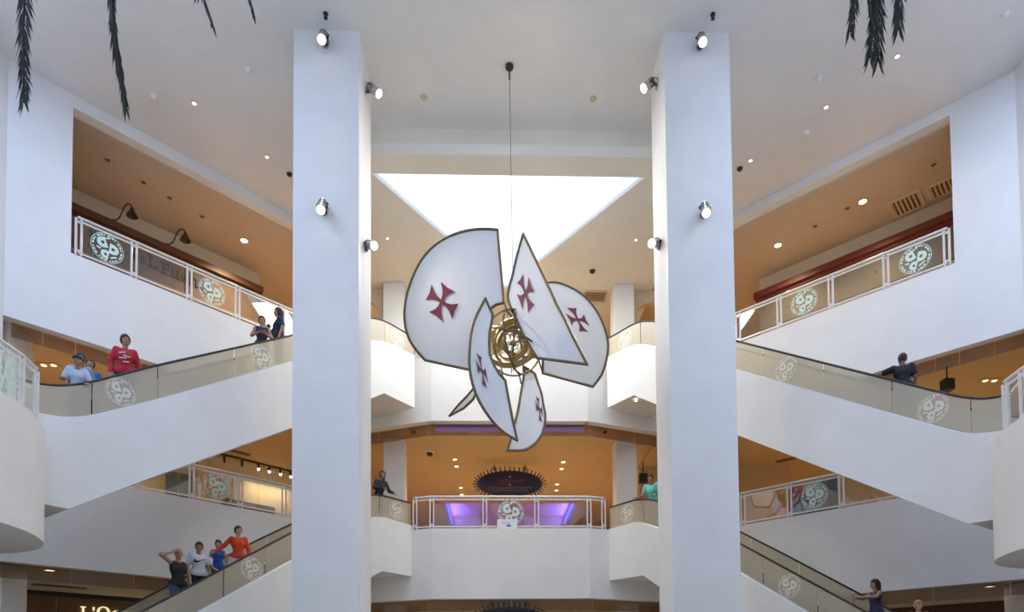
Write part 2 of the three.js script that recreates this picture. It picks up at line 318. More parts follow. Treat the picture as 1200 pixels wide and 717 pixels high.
railing('balcony_railing', 'glass railing of the right top gallery, below the dark red cornice', [7.3, 8.28, 9.24, 10.34, 11.4, 12.45].map(R), 11.17, 1.03, [[2, 0.5, 0.36], [4, 0.5, 0.36]]);
railing('balcony_railing', 'glass railing of the second storey on the left, above the orange-shirted woman', [-11.8, -10.8, -9.8, -8.78, -7.76, -6.74, -5.7].map(L), 5.4, 1.02, [[3, 0.5, 0.36]]);
railing('balcony_railing', 'glass railing of the second storey on the right, with a red and blue poster behind', [7.2, 8.3, 9.36, 10.44, 11.5, 12.5].map(R), 5.05, 1.05, [[2, 0.5, 0.36]]);
const cr = [[-2.62, 22.56], [-2.03, 22.4], [-0.22, 22.4], [1.56, 22.4], [3.37, 22.4], [3.9, 22.57]];
railing('balcony_railing', 'white glass railing of the middle balcony under the oval blue sign', cr, 5.2, 1.1, [[2, 0.5, 0.4]], { clear: true });
railing('balcony_railing', 'white glass railing of the top balcony behind the hanging sails', cr, 11.2, 1.05, [[2, 0.5, 0.4]]);
const nl = [[-9.2, 8.6], [-9.2, 10.1], [-9.2, 11.6], [-9.2, 12.98], [-9.3, 13.55]];
railing('balcony_railing', 'glass railing on the rounded balcony end, left', nl.map(([x, z]) => [x * NS, z * NS]), 5.4 * NS, 1.06 * NS, [[2, 0.62, 0.42]]);
railing('balcony_railing', 'glass railing on the rounded balcony end, right', nl.map(([x, z]) => [(1.34 - x + 0.05) * NS, (z - 0.4) * NS]).reverse(), 5.05 * NS, 1.06 * NS, [[2, 0.4, 0.42]]);

// ---------------------------------------------------------------- smoke curtains of glass under the slab edges
function curtains(pts, y, label, group) {
  const t = thing('smoke_curtain', label, 'smoke curtain', P(pts[0][0], y, pts[0][1]), group);
  for (let i = 0; i + 1 < pts.length; i++) {
    const [a, b] = [pts[i], pts[i + 1]], f = 0.012 / Math.hypot(b[0] - a[0], b[1] - a[1]), q = k => [a[0] + (b[0] - a[0]) * k, a[1] + (b[1] - a[1]) * k];
    const [c, d] = [q(f), q(1 - f)];
    part('pane', bar(P(c[0], y - 0.19, c[1]), P(d[0], y - 0.19, d[1]), 0.012, K * 0.4), M.curtain, t);
  }
}
const L2 = X => [X, 28.55 + X], R2 = X => [X, 29.95 - X];
curtains([-12.0, -11.53, -11.02, -10.48, -9.9, -9.2, -8.5, -7.8, -7.1, -6.4].map(L2), 9.1, 'glass smoke curtain under the left top gallery', 'smoke curtains');
curtains([7.6, 8.4, 9.2, 10, 10.8, 11.7, 12.35, 12.75, 13.3, 13.8].map(R2), 8.84, 'glass smoke curtain under the right top gallery', 'smoke curtains');
curtains([-12.3, -11.03, -9.97, -8.9, -7.8].map(L2), 3.02, 'glass smoke curtain above the shop with the cream lettering', 'smoke curtains');
curtains([8.9, 10, 11.1, 12.2, 13.4, 14].map(R2), 2.47, 'glass smoke curtain above the dark shop, right', 'smoke curtains');
curtains([[-5.0, 23.85], [-4.0, 23.5], [-2.2, 22.75], [0.67, 22.75], [3.5, 22.75], [5.2, 23.45], [6.1, 23.8]], 8.94, 'glass smoke curtain under the top balcony, behind the sails', 'smoke curtains');
curtains([[-5.0, 23.85], [-2.2, 22.75], [0.67, 22.75], [3.5, 22.75], [6.1, 23.8]], 2.8, 'glass smoke curtain under the middle balcony', 'smoke curtains');

// ---------------------------------------------------------------- escalators
function lerpList(list, s) {
  if (s <= list[0][0]) return list[0][1];
  for (let i = 0; i + 1 < list.length; i++) if (s <= list[i + 1][0]) { const [a, b] = [list[i], list[i + 1]]; return a[1] + (b[1] - a[1]) * (s - a[0]) / (b[0] - a[0]); }
  return list[list.length - 1][1];
}
function smoothList(list, s, w = 0.22) { let v = 0; for (let i = -4; i <= 4; i++) v += lerpList(list, s + w * i / 4); return v / 9; }
const ESC = {};
function escalator(key, label, e) {
  const n = Math.hypot(1, e.d), W = e.w, near = e.side < 0 ? 0 : 0;
  const o3 = P(e.P0[0], 0, e.P0[1]); o3.y = 0;
  const fr = frameAt(o3, P(e.P0[0] + e.d, 0, e.P0[1] + 1));
  const dirFar = e.side < 0 ? -1 : 1;                           // local z of the far side
  const uv = (s, y) => new THREE.Vector2(K * s * n, K * y + EYE);
  const slab = (shapePts, z0, z1) => { const g = new THREE.ExtrudeGeometry(new THREE.Shape(shapePts), { depth: Math.abs(z1 - z0), bevelEnabled: false }); g.translate(0, 0, Math.min(z0, z1)); g.applyMatrix4(fr); return g; };
  const at = (s, y, off) => V3(K * s * n, K * y + EYE, dirFar * K * off).applyMatrix4(fr);
  const s0 = e.clad[0][0], s1 = e.clad[e.clad.length - 1][0], N = 60;
  const S = []; for (let i = 0; i <= N; i++) S.push(s0 + (s1 - s0) * i / N);
  const rail = s => smoothList(e.rail, s), clad = s => smoothList(e.clad, s), truss = s => lerpList(e.truss, s), stepY = s => smoothList(e.rail, s, 0.3) - 0.966;
  const t = thing('escalator', label, 'escalator', at(s0, truss(s0), W / 2));
  const knots = [...new Set([...S, ...e.truss.map(a => a[0]).filter(s => s > s0 && s < s1)])].sort((a, b) => a - b);
  const sideShape = [...knots.map(s => uv(s, truss(s))), ...S.slice().reverse().map(s => uv(s, clad(s)))];
  part('side_panel', slab(sideShape, 0, dirFar * 0.12), M.white, t);
  part('side_panel', slab(sideShape, dirFar * (K * W - 0.12), dirFar * K * W), M.white, t);
  part('truss', slab([...knots.map(s => uv(s, truss(s) + 0.02)), ...S.slice().reverse().map(s => uv(s, stepY(s) - 0.22))], dirFar * 0.11, dirFar * (K * W - 0.11)), M.white, t);
  for (const off of [0.09, W - 0.09]) part('handrail', tube(S.filter((_, i) => i % 2 == 0).map(s => at(s, rail(s), off)), 0.024, 90), M.rubber, t, 'black rubber handrail');
  for (const off of [0.09, W - 0.09]) part('base_trim', tube(S.filter((_, i) => i % 2 == 0).map(s => at(s, clad(s) + 0.012, off)), 0.02, 90, 6), M.alu, t);
  const panels = [];
  for (const off of [0.09, W - 0.09]) for (let i = 0; i + 1 < e.joints.length; i++) {
    const a = e.joints[i] + 0.012, b = e.joints[i + 1] - 0.012, q = []; for (let k = 0; k <= 10; k++) q.push(a + (b - a) * k / 10);
    const gp = part('glass_panel', slab([...q.map(s => uv(s, clad(s))), ...q.slice().reverse().map(s => uv(s, rail(s)))], dirFar * (K * off - 0.006), dirFar * (K * off + 0.006)), M.frosted, t); if (off < 0.5) panels.push([a, b, gp]);
  }
  for (const s of e.logos) {
    const g = new THREE.CircleGeometry(0.29, 40); g.rotateY(dirFar < 0 ? 0 : Math.PI); g.translate(0, 0, -dirFar * 0.012);
    const c = at(s, (rail(s) + clad(s)) / 2, 0.09), m = fr.clone().setPosition(c); g.applyMatrix4(m);
    part('logo_decal', g, logoFrost, (panels.find(q => s >= q[0] && s <= q[1]) || panels[0])[2], 'pale round logo printed on the glass');
  }
  const sg = new THREE.BoxGeometry(K * (W - 0.3), 0.2, 0.41), q = new THREE.Quaternion().setFromRotationMatrix(fr).multiply(new THREE.Quaternion().setFromAxisAngle(V3(0, 1, 0), Math.PI / 2));
  for (let s = s0 + 0.2; s < s1 - 0.1; s += 0.4 / n / K) {
    const m = shade(new THREE.Mesh(sg, M.step)), c = at(s, stepY(s), W / 2); m.name = 'step'; m.quaternion.copy(q); m.position.copy(c).sub(t.position); m.position.y -= 0.1; t.add(m);
  }
  ESC[key] = { at, stepY, W, yaw: Math.atan2(e.d, -1) };
}
escalator('UL', 'upper escalator on the left carrying a boy in a red shirt', { P0: [-8.76, 14.31], d: 0.78, side: -1, w: 1.9,
  rail: [[-0.95, 6.18], [-0.6, 6.22], [-0.32, 6.33], [0, 6.52], [0.29, 6.76], [1.18, 7.5], [4.1, 9.8], [6.37, 11.62], [6.9, 11.81], [7.92, 11.81]],
  clad: [[-0.95, 5.57], [-0.6, 5.58], [-0.3, 5.62], [0.115, 5.83], [1.33, 6.775], [4.1, 9.02], [6.37, 10.85], [6.9, 11.09], [7.92, 11.13]],
  truss: [[-0.95, 3.72], [-0.23, 3.7], [1.08, 4.77], [4.1, 7.14], [6.36, 8.95], [6.82, 9.33], [7.92, 9.31]], joints: [-0.95, 0.12, 1.22, 2.75, 4.3, 5.85, 6.9, 7.92], logos: [0.58, 3.36, 7.35] });
escalator('LL', 'lower escalator on the left carrying four standing people', { P0: [-3.88, 21.15], d: 0.78, side: -1, w: 1.9,
  rail: [[-8.6, -0.82], [-7.9, -0.25], [-5.52, 1.67], [-2.3, 4.27], [0.03, 6.05], [0.45, 6.14], [1.5, 6.16]],
  clad: [[-8.6, -1.55], [-8, -1.1], [-4.43, 1.775], [-2.3, 3.46], [0.01, 5.26], [0.45, 5.4], [1.5, 5.36]],
  truss: [[-8.6, -1.64], [-6.4, -1.6], [0, 3.34], [0.38, 3.6], [1.5, 3.6]], joints: [-8.6, -7, -5.4, -3.9, -2.95, -2.0, -0.6, 0.35, 1.5], logos: [-3.27, 0.95] });
escalator('UR', 'upper escalator on the right carrying a man in a black shirt', { P0: [9.77, 13.63], d: -0.65, side: 1, w: 1.9,
  rail: [[-0.95, 5.66], [-0.8, 5.67], [-0.48, 5.75], [-0.02, 6.06], [0.51, 6.48], [4.33, 9.47], [6.92, 11.5], [7.61, 11.85], [8.78, 11.9]],
  clad: [[-0.95, 4.92], [-0.77, 4.94], [-0.26, 5.07], [0.07, 5.33], [4.38, 8.66], [6.88, 10.59], [7.62, 11.1], [8.78, 11.2]],
  truss: [[-0.95, 3.18], [-0.29, 3.18], [4.39, 6.81], [6.94, 8.78], [7.72, 9.4], [8.78, 9.42]], joints: [-0.95, -0.36, 0.95, 2.3, 3.72, 5.2, 6.5, 7.5, 8.78], logos: [0.24, 3.15, 8.1] });
escalator('LR', 'lower escalator on the right with a long-haired woman riding', { P0: [5.19, 20.93], d: -0.65, side: 1, w: 1.9,
  rail: [[-8.6, -0.75], [-7.9, -0.2], [-5.6, 1.55], [-2.77, 3.75], [-0.17, 5.73], [0.59, 5.99], [1.73, 6.0]],
  clad: [[-8.6, -1.55], [-8, -1.12], [-4.36, 1.68], [-2.79, 2.91], [-0.24, 4.79], [0.6, 5.22], [1.73, 5.22]],
  truss: [[-8.6, -1.64], [-5.6, -1.4], [-0.24, 2.91], [0.37, 3.39], [1.73, 3.43]], joints: [-8.6, -7, -5.6, -4.6, -3.3, -2.0, -0.7, 0.35, 1.73], logos: [-3.95, 1.0] });

// ---------------------------------------------------------------- lamps and ceiling fittings
const WARM = new THREE.Color().setRGB(1.0, 0.76, 0.46);
function spot(pos, to, cd, angle, color = WARM, pen = 0.6) {
  const l = new THREE.SpotLight(color, cd * 0.1, 0, angle, pen, 2); l.position.copy(pos); l.target.position.copy(to); l.castShadow = true; l.shadow.radius = 3;
  scene.add(l); scene.add(l.target);
}
function downlight(X, Y, Z, r, label, cd, group, mat = M.lamp, rim = M.cream) {
  const p = P(X, Y, Z), t = thing('downlight', label, 'downlight', p, group);
  part('trim_ring', new THREE.TorusGeometry(r, r * 0.2, 8, 24).rotateX(Math.PI / 2).translate(p.x, p.y - 0.01, p.z), rim, t);
  part('lens', new THREE.CylinderGeometry(r * 0.86, r * 0.86, 0.02, 20).translate(p.x, p.y - 0.008, p.z), mat, t);
  if (cd) spot(p.clone().add(V3(0, -0.06, 0)), p.clone().add(V3(0, -4, 0)), cd, 1.2);
}
for (const [x, z] of [[-7.91, 17.4], [-6.58, 19.2]]) downlight(x, 15.6, z, 0.06, 'small glowing downlight in the atrium ceiling, left of the columns', 60, 'atrium downlights, left', M.lampDim);
for (const [x, z] of [[10.29, 15.68], [9.24, 17.17], [7.89, 19.05]]) downlight(x, 15.6, z, 0.06, 'small glowing downlight in the atrium ceiling, right of the columns', 60, 'atrium downlights, right', M.lampDim);
for (const [x, z] of [[-1.72, 17.09], [2.82, 17.05]]) downlight(x, 15.6, z, 0.07, 'unlit downlight in the ceiling between the columns', 0, 'unlit downlights', M.cream);
for (const [x, z] of [[-3.41, 21.66], [4.96, 21.6]]) downlight(x, 14.85, z, 0.05, 'small downlight in the beige ceiling beside the skylight', 40, 'skylight downlights', M.lampDim);
const canMat = std(0.12, 0.09, 0.06, 0.6);
for (const [x, z] of [[-10.01, 20.41], [-10.49, 19.78], [-9.36, 21.23], [-11.07, 18.92]]) downlight(x, 15.22, z, 0.075, 'dark recessed downlight in the brown ceiling of the left top gallery', 0, 'dark downlights, left', canMat, M.galleryCeiling);
for (const [x, z] of [[11.64, 20.5], [11.0, 21.36], [13.24, 18.66]]) downlight(x, 15.24, z, 0.075, 'dark recessed downlight in the brown ceiling of the right top gallery', 0, 'dark downlights, right', canMat, M.galleryCeiling);
downlight(-8.44, 15.22, 22.39, 0.12, 'lit downlight in the brown ceiling of the left top gallery', 420);
for (const [x, z] of [[11.97, 20.19], [10.16, 22.34]]) downlight(x, 15.24, z, 0.12, 'lit downlight in the brown ceiling of the right top gallery', 260, 'lit downlights, right top gallery');
for (const [X, Y, Z, l] of [[-12.58, 9.1, 18.83, 'left'], [14.92, 8.84, 18.92, 'right']]) {
  const p = P(X, Y, Z), t = thing('downlight', 'twin lens downlight in the orange ceiling beyond the rounded balcony end, ' + l, 'downlight', p);
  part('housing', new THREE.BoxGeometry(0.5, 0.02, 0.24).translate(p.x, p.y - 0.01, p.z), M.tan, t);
  for (const dx of [-0.12, 0.12]) part('lens', new THREE.CylinderGeometry(0.065, 0.065, 0.02, 20).translate(p.x + dx, p.y - 0.018, p.z), M.lampDim, t);
  spot(p.clone().add(V3(0, -0.06, 0)), p.clone().add(V3(0, -4, 0)), 200, 1.2);
}
for (const [x, z] of [[-1.45, 26.33], [-1.43, 27.19], [-1.4, 30.24], [-1.41, 31.36]]) downlight(x, 8.94, z, 0.085, 'lit downlight in the orange ceiling left of the oval sign', 130, 'downlights left of the oval sign');
for (const [x, z] of [[2.97, 26.63], [2.99, 27.5], [3.02, 29.7], [3.08, 30.65]]) downlight(x, 8.94, z, 0.085, 'lit downlight in the orange ceiling right of the oval sign', 130, 'downlights right of the oval sign');
downlight(-11.65, 3.02, 17.62, 0.13, 'lit downlight above the shop with the cream lettering', 0);
downlight(13.6, 2.47, 17.51, 0.13, 'lit downlight above the dark shop, right', 0);
// added unseen lamps inside the galleries, to warm and brighten them
for (const [x, y, z, cd] of [[-14.5, 15.2, 24, 420], [16.5, 15.2, 24, 420], [-7.5, 15.2, 28, 420], [9.5, 15.2, 28, 420], [-13.5, 9.05, 22.5, 160], [15, 8.8, 22.5, 200], [-8, 9.05, 31, 420], [10, 8.8, 31, 420], [0.7, 8.9, 41, 300], [-9.5, 9.05, 23.2, 160], [11, 8.8, 23.0, 180], [0.7, 14.8, 30.5, 300], [-9, 3, 24, 220], [11, 2.4, 24, 220], [0.7, 2.7, 28, 300]])
  downlight(x, y, z, 0.12, 'added unseen downlight deep inside the galleries', cd, 'added downlights deep in the galleries');
function detector(X, Y, Z, r, mat, label, group) {
  const p = P(X, Y, Z), t = thing('smoke_detector', label, 'detector', p, group);
  part('base', new THREE.CylinderGeometry(r, r, 0.03, 20).translate(p.x, p.y - 0.015, p.z), M.trim, t);
  part('dome', new THREE.SphereGeometry(r * 0.75, 16, 8, 0, 7, Math.PI / 2, Math.PI / 2).translate(p.x, p.y - 0.03, p.z), mat, t);
}
for (const [x, y, z, r, l] of [[-6.11, 15.6, 19.81, 0.1, 'dark ceiling dome beside the left column'], [7.67, 15.6, 19.33, 0.1, 'dark ceiling dome beside the right column'], [3.73, 14.85, 23.24, 0.13, 'dark ceiling dome right of the skylight'], [-2.74, 8.92, 23.25, 0.11, 'dark camera dome under the left return of the top balcony'], [-2.39, 8.94, 25.54, 0.15, 'dark camera dome in the orange ceiling'], [4.1, 8.92, 23.19, 0.1, 'dark camera dome under the right return of the top balcony']]) detector(x, y, z, r, M.dark, l);
for (const [x, z, l] of [[-8.9, 17.2, 'white ceiling disc near the left palm fronds'], [-6.1, 16.4, 'white ceiling disc left of the left column'], [8.6, 16.3, 'white ceiling disc right of the right column'], [9.1, 18.0, 'white ceiling disc between the right downlights'], [12.2, 14.6, 'white ceiling disc in the right corner']]) detector(x, 15.6, z, 0.08, M.trim, l);
for (const [x, z, l] of [[-3.78, 14.93, 'small dark sprinkler above the left column'], [5.29, 14.75, 'small dark sprinkler above the right column']]) {
  const p = P(x, 15.6, z), t = thing('sprinkler', l, 'sprinkler', p);
  part('plate', new THREE.CylinderGeometry(0.05, 0.05, 0.02, 16).translate(p.x, p.y - 0.01, p.z), M.iron, t);
  part('head', [rod(p, p.clone().add(V3(0, -0.1, 0)), 0.02), new THREE.CylinderGeometry(0.04, 0.04, 0.01, 12).translate(p.x, p.y - 0.1, p.z)], M.iron, t);
}
function vent(X, Y, Z, w, d, turn, label, n = 7, mat = M.cream) {
  const p = P(X, Y, Z), t = thing('ceiling_vent', label, 'vent', p); t.rotation.y = turn;
  const fr = [[0, d / 2, w, 0.05], [0, -d / 2, w, 0.05], [w / 2, 0, 0.05, d], [-w / 2, 0, 0.05, d]].map(([x, z, a, b]) => new THREE.BoxGeometry(a, 0.03, b).translate(x, -0.015, z));
  localPart('frame', fr, mat, t);
  localPart('backing', new THREE.BoxGeometry(w, 0.006, d).translate(0, -0.003, 0), M.sign, t);
  for (let i = 0; i < n; i++) localPart('slat', new THREE.BoxGeometry(w - 0.06, 0.012, d / n * 0.5).rotateX(0.5).translate(0, -0.015, -d / 2 + d * (i + 0.5) / n), mat, t);
}
vent(13.47, 15.24, 20.28, 0.75, 0.75, Math.PI / 4, 'square ceiling vent in the right top gallery, between the downlights and the wall');
vent(14.21, 15.24, 19.53, 0.6, 0.75, Math.PI / 4, 'square ceiling vent in the right top gallery, beside the white wall');
vent(4.08, 14.85, 24.89, 0.75, 0.6, 0, 'ceiling vent in the beige ceiling behind the right sail');
vent(-13.3, 3.02, 20.6, 1.2, 0.14, Math.PI / 4, 'long dark slot vent above the shop lettering', 2, M.sign);
vent(-9.96, 9.1, 26.0, 0.75, 0.14, Math.PI / 4, 'long dark slot vent above the track lights', 2, M.sign);
vent(11.97, 8.84, 26.0, 0.7, 0.14, -Math.PI / 4, 'long dark slot vent in the orange ceiling, right', 2, M.sign);
// spotlights on the columns
function columnSpot(at, dir, label, cd, angle = 0.75) {
  const t = thing('column_spotlight', label, 'spotlight', at);
  const d = dir.clone().normalize(), side = V3(0, 1, 0).cross(d).normalize(), out = V3(d.x, 0, d.z).normalize();
  const hc = at.clone().addScaledVector(out, 0.2), a = hc.clone().addScaledVector(d, -0.14), b = hc.clone().addScaledVector(d, 0.16);
  part('mounting_plate', rod(at.clone().addScaledVector(out, -0.01), at.clone().addScaledVector(out, 0.03), 0.07), M.chrome, t);
  part('arm', rod(at, hc.clone().addScaledVector(side, 0.11), 0.02), M.iron, t);
  part('yoke', tube([hc.clone().addScaledVector(side, 0.11), hc.clone().addScaledVector(d, -0.1).addScaledVector(side, 0.11), hc.clone().addScaledVector(d, -0.17), hc.clone().addScaledVector(d, -0.1).addScaledVector(side, -0.11), hc.clone().addScaledVector(side, -0.11)], 0.012), M.iron, t);
  const fins = [rod(a, b, 0.07, 0.095, 18)]; for (let i = 0; i < 4; i++) { const q = a.clone().addScaledVector(d, 0.02 + 0.035 * i); fins.push(rod(q, q.clone().addScaledVector(d, 0.012), 0.095, 0.095, 18)); }
  part('housing', fins, M.chrome, t);
  part('cord', tube([a, a.clone().add(V3(0, 0.1, 0)).addScaledVector(out, -0.05), at.clone().add(V3(0, 0.06, 0)).addScaledVector(side, 0.07), at], 0.008), M.iron, t);
  part('lens', rod(b.clone().addScaledVector(d, -0.01), b.clone().addScaledVector(d, 0.012), 0.085, 0.085, 18), M.lamp, t, 'glowing lens');
  spot(b.clone().addScaledVector(d, 0.05), b.clone().addScaledVector(d, 5), cd, angle, new THREE.Color().setRGB(1, 0.86, 0.66), 1);
}
const fd = V3(-0.02, -0.9, 0.5);
columnSpot(P(-3.88, 15.2, 15.32), fd, 'glowing spotlight high on the front of the left column', 420);
columnSpot(P(-3.89, 11.1, 15.32), fd, 'glowing spotlight halfway up the front of the left column', 420);
columnSpot(P(5.1, 15.2, 15.19), fd, 'glowing spotlight high on the front of the right column', 420);
columnSpot(P(5.1, 11.05, 15.19), fd, 'glowing spotlight halfway up the front of the right column', 420);
columnSpot(P(-3.09, 14.82, 16.1), V3(0.8, -0.75, 0.15), 'glowing spotlight high on the inner side of the left column', 190, 1.25);
columnSpot(P(-3.09, 10.75, 16.1), V3(0.6, -0.5, 0.6), 'glowing spotlight halfway up the inner side of the left column', 190, 1.25);
columnSpot(P(4.25, 14.9, 15.9), V3(-0.8, -0.75, 0.15), 'glowing spotlight high on the inner side of the right column', 190, 1.25);
columnSpot(P(4.25, 10.75, 15.9), V3(-0.6, -0.5, 0.6), 'glowing spotlight halfway up the inner side of the right column', 190, 1.25);
// soffit lamps under the upper escalator landings
for (const [x, y, z, l] of [[-3.75, 9.2, 20.9, 'left'], [4.9, 9.38, 21.7, 'right']]) downlight(x, y, z, 0.05, 'tiny lit downlight under the upper escalator landing, ' + l, 15);
// blue light tray
{
  const t = thing('cove_light', 'blue and violet glowing cove in the ceiling tray behind the middle balcony', 'cove light', P(1, 8.94, 35.6));
  part('tray_panel', prism(trayHole, 9.6, 9.62), paint(0.75, 0.5, 0.5), t);
  for (const x of [-2.3, 4.3]) {
    part('led_strip', bar(P(x, 9.25, 33.1), P(x, 9.25, 38.2), 0.06, 0.25), M.blueLed, t, 'glowing blue strip');
    const s = x < 1 ? 1 : -1, l = new THREE.RectAreaLight(new THREE.Color().setRGB(0.13, 0.10, 1.0), 16, K * 5, 0.4);
    l.position.copy(P(x + s * 0.12, 9.25, 35.6)); l.lookAt(l.position.x + s, l.position.y + 0.35, l.position.z); scene.add(l);
  }
  const u = thing('cove_light', 'violet glowing strip under the top balcony behind the sails', 'cove light', P(0.67, 8.9, 22.95));
  part('led_strip', bar(P(-1.95, 8.86, 22.95), P(3.3, 8.86, 22.95), 0.3, 0.05), std(0.3, 0.26, 0.7, 0.5, 0, { emissive: lin(0.17, 0.14, 0.75), emissiveIntensity: 0.55 }), u);
}

// ---------------------------------------------------------------- shops and signs
const serif = await new FontLoader().loadAsync('fonts/droid/droid_serif_bold.typeface.json');
const serifR = await new FontLoader().loadAsync('fonts/droid/droid_serif_regular.typeface.json');
function text(str, size, depth, font) { const g = new TextGeometry(str, { font, size, depth, curveSegments: 4, bevelEnabled: false }); g.computeBoundingBox(); return g; }
const DSL = 32.84, DSR = 34.68;
// left top gallery shop
{
  const A = [-20, DSL - 20], B = [-8.57, DSL - 8.57], W = 11.43 * S2, O = P(-14, 11.31, DSL - 14);
  struct('wall_left', wall(A, B, rect(0, W, 11.31, 15.22), 0.25), M.cream, 'cream shop wall at the back of the left top gallery');
  const t = thing('storefront', 'brown shop fascia with dark lettering behind the left top railing', 'shop front', O);
  const put = (u0, u1, y0, y1, d) => { const g = new THREE.BoxGeometry(K * (u1 - u0), K * (y1 - y0), d); g.translate(K * (u0 + u1) / 2, K * (y0 + y1) / 2 + EYE, d / 2); g.applyMatrix4(frameAt(P(...[A[0], 0, A[1]]), P(B[0], 0, B[1]))); return g; };
  part('cornice', [put(0, W, 14.36, 14.58, 0.28), put(0, W, 14.3, 14.4, 0.18)], M.cornice, t, 'dark brown cornice');
  for (let i = 0; i < 6; i++) part('fascia_panel', put(i * W / 6 + 0.02, (i + 1) * W / 6 - 0.02, 13.25, 14.3, 0.08), M.sign, t);
  part('ledge', put(0, W, 13.13, 13.22, 0.2), std(0.35, 0.22, 0.12, 0.5), t);
  for (let i = 0; i < 6; i++) part('shop_window', put(i * W / 6 + 0.06, (i + 1) * W / 6 - 0.06, 11.4, 13.1, 0.05), M.paneClear, t);
  const fr = frameAt(P(A[0], 0, A[1]), P(B[0], 0, B[1]));
  for (const [s, X, y, sz] of [['I', -12.5, 13.6, 0.42], ['es', -11.62, 13.72, 0.26], ['L', -11.3, 13.7, 0.32], ['Fuente', -11.02, 13.66, 0.33]]) {
    const g = text(s, sz, 0.04, serifR); g.translate(K * (X + 20) * S2, K * y + EYE, 0.08); g.applyMatrix4(fr); part('lettering', g, M.dark, t, 'dark raised letters');
  }
  for (const X of [-12.03, -10.9]) {
    const u = K * (X + 20) * S2, y = K * 14.58 + EYE, b = thing('gooseneck_lamp', X < -12 ? 'dark gooseneck lamp on the cornice, above the first letter' : 'dark gooseneck lamp on the cornice, above the end of the lettering', 'lamp', V3(u, y, 0.2).applyMatrix4(fr));
    const q = (x, yy, z) => V3(u + x, y + yy, z).applyMatrix4(fr);
    part('base', rod(q(0, 0, 0.2), q(0, 0.05, 0.2), 0.05), M.iron, b);
    part('arm', tube([q(0, 0.03, 0.2), q(0.1, 0.1, 0.32), q(0.17, 0.34, 0.5), q(0.23, 0.42, 0.62), q(0.3, 0.36, 0.7), q(0.31, 0.28, 0.72)], 0.018), M.iron, b);
    part('shade', new THREE.LatheGeometry([[0.03, 0.3], [0.05, 0.26], [0.07, 0.2], [0.15, 0.06]].map(([r, h]) => new THREE.Vector2(r, h)), 20).translate(u + 0.31, y, 0.72).applyMatrix4(fr), std(0.08, 0.05, 0.04, 0.5, 0.3, { side: THREE.DoubleSide }), b);
  }
}
// right top gallery shop
{
  const A = [10.32, DSR - 10.32], B = [21, DSR - 21], W = 10.68 * S2;
  struct('wall_right', wall(A, B, rect(0, W, 11.17, 15.24), 0.25), M.cream, 'cream shop wall at the back of the right top gallery');
  const t = thing('storefront', 'shop front with dark red cornice behind the right top railing', 'shop front', P(15, 11.17, DSR - 15)), fr = frameAt(P(A[0], 0, A[1]), P(B[0], 0, B[1]));
  const put = (u0, u1, y0, y1, d) => new THREE.BoxGeometry(K * (u1 - u0), K * (y1 - y0), d).translate(K * (u0 + u1) / 2, K * (y0 + y1) / 2 + EYE, d / 2).applyMatrix4(fr);
  part('cornice', [put(-0.1, W, 14.38, 14.6, 0.3), put(-0.05, W, 14.28, 14.4, 0.2)], M.redCornice, t, 'dark red cornice');
  for (let i = 0; i < 6; i++) part('fascia_panel', put(i * W / 6 + 0.02, (i + 1) * W / 6 - 0.02, 13.2, 14.28, 0.08), std(0.2, 0.15, 0.10, 0.6), t);
  for (let i = 0; i < 6; i++) part('shop_window', put(i * W / 6 + 0.06, (i + 1) * W / 6 - 0.06, 11.25, 13.1, 0.05), M.paneClear, t);
}
// lowest storey, left: wood panelled shop with lettering
{
  const D = 36.4, A = [-22, D - 22], B = [-8, D - 8], W = 14 * S2, fr = frameAt(P(A[0], 0, A[1]), P(B[0], 0, B[1]));
  const put = (u0, u1, y0, y1, d) => new THREE.BoxGeometry(K * (u1 - u0), K * (y1 - y0), d).translate(K * (u0 + u1) / 2, K * (y0 + y1) / 2 + EYE, d / 2).applyMatrix4(fr);
  const t = thing('storefront', 'brown wood panelled shop front under the left gallery', 'shop front', P(-15, FLOOR, D - 15));
  part('top_trim', put(0, W, 2.88, 3.02, 0.16), M.dark, t);
  const u66 = (-14.35 + 22) * S2;
  for (let i = -4; i < 4; i++) part('wood_panel', put(u66 + i * 2.4 + 0.04, u66 + (i + 1) * 2.4 - 0.04, 0.6, 2.88, 0.1), M.wood, t);
  part('shop_window', put(0, W, FLOOR, 0.5, 0.05), M.paneClear, t);
  const s = thing('shop_sign', 'glowing cream serif letters on the brown wood panels of a shop', 'sign', P(-13.9, 2.3, 22.5));
  const cream = std(0.9, 0.85, 0.6, 0.5, 0, { emissive: lin(0.95, 0.85, 0.5), emissiveIntensity: 0.9 });
  let u = K * (-13.9 + 22) * S2;
  for (const [c, sz] of [["L", 0.34], ["'", 0.34], ['O', 0.4], ['C', 0.28], ['C', 0.28], ['I', 0.28], ['T', 0.28], ['A', 0.28], ['N', 0.28], ['E', 0.28]]) {
    const g = text(c, sz, 0.05, serifR), w = g.boundingBox.max.x; g.translate(u, K * 2.62 + EYE - (c === 'O' ? 0.39 : 0.36), 0.11); g.applyMatrix4(fr); part('letter', g, cream, s); u += w + 0.03;
  }
}
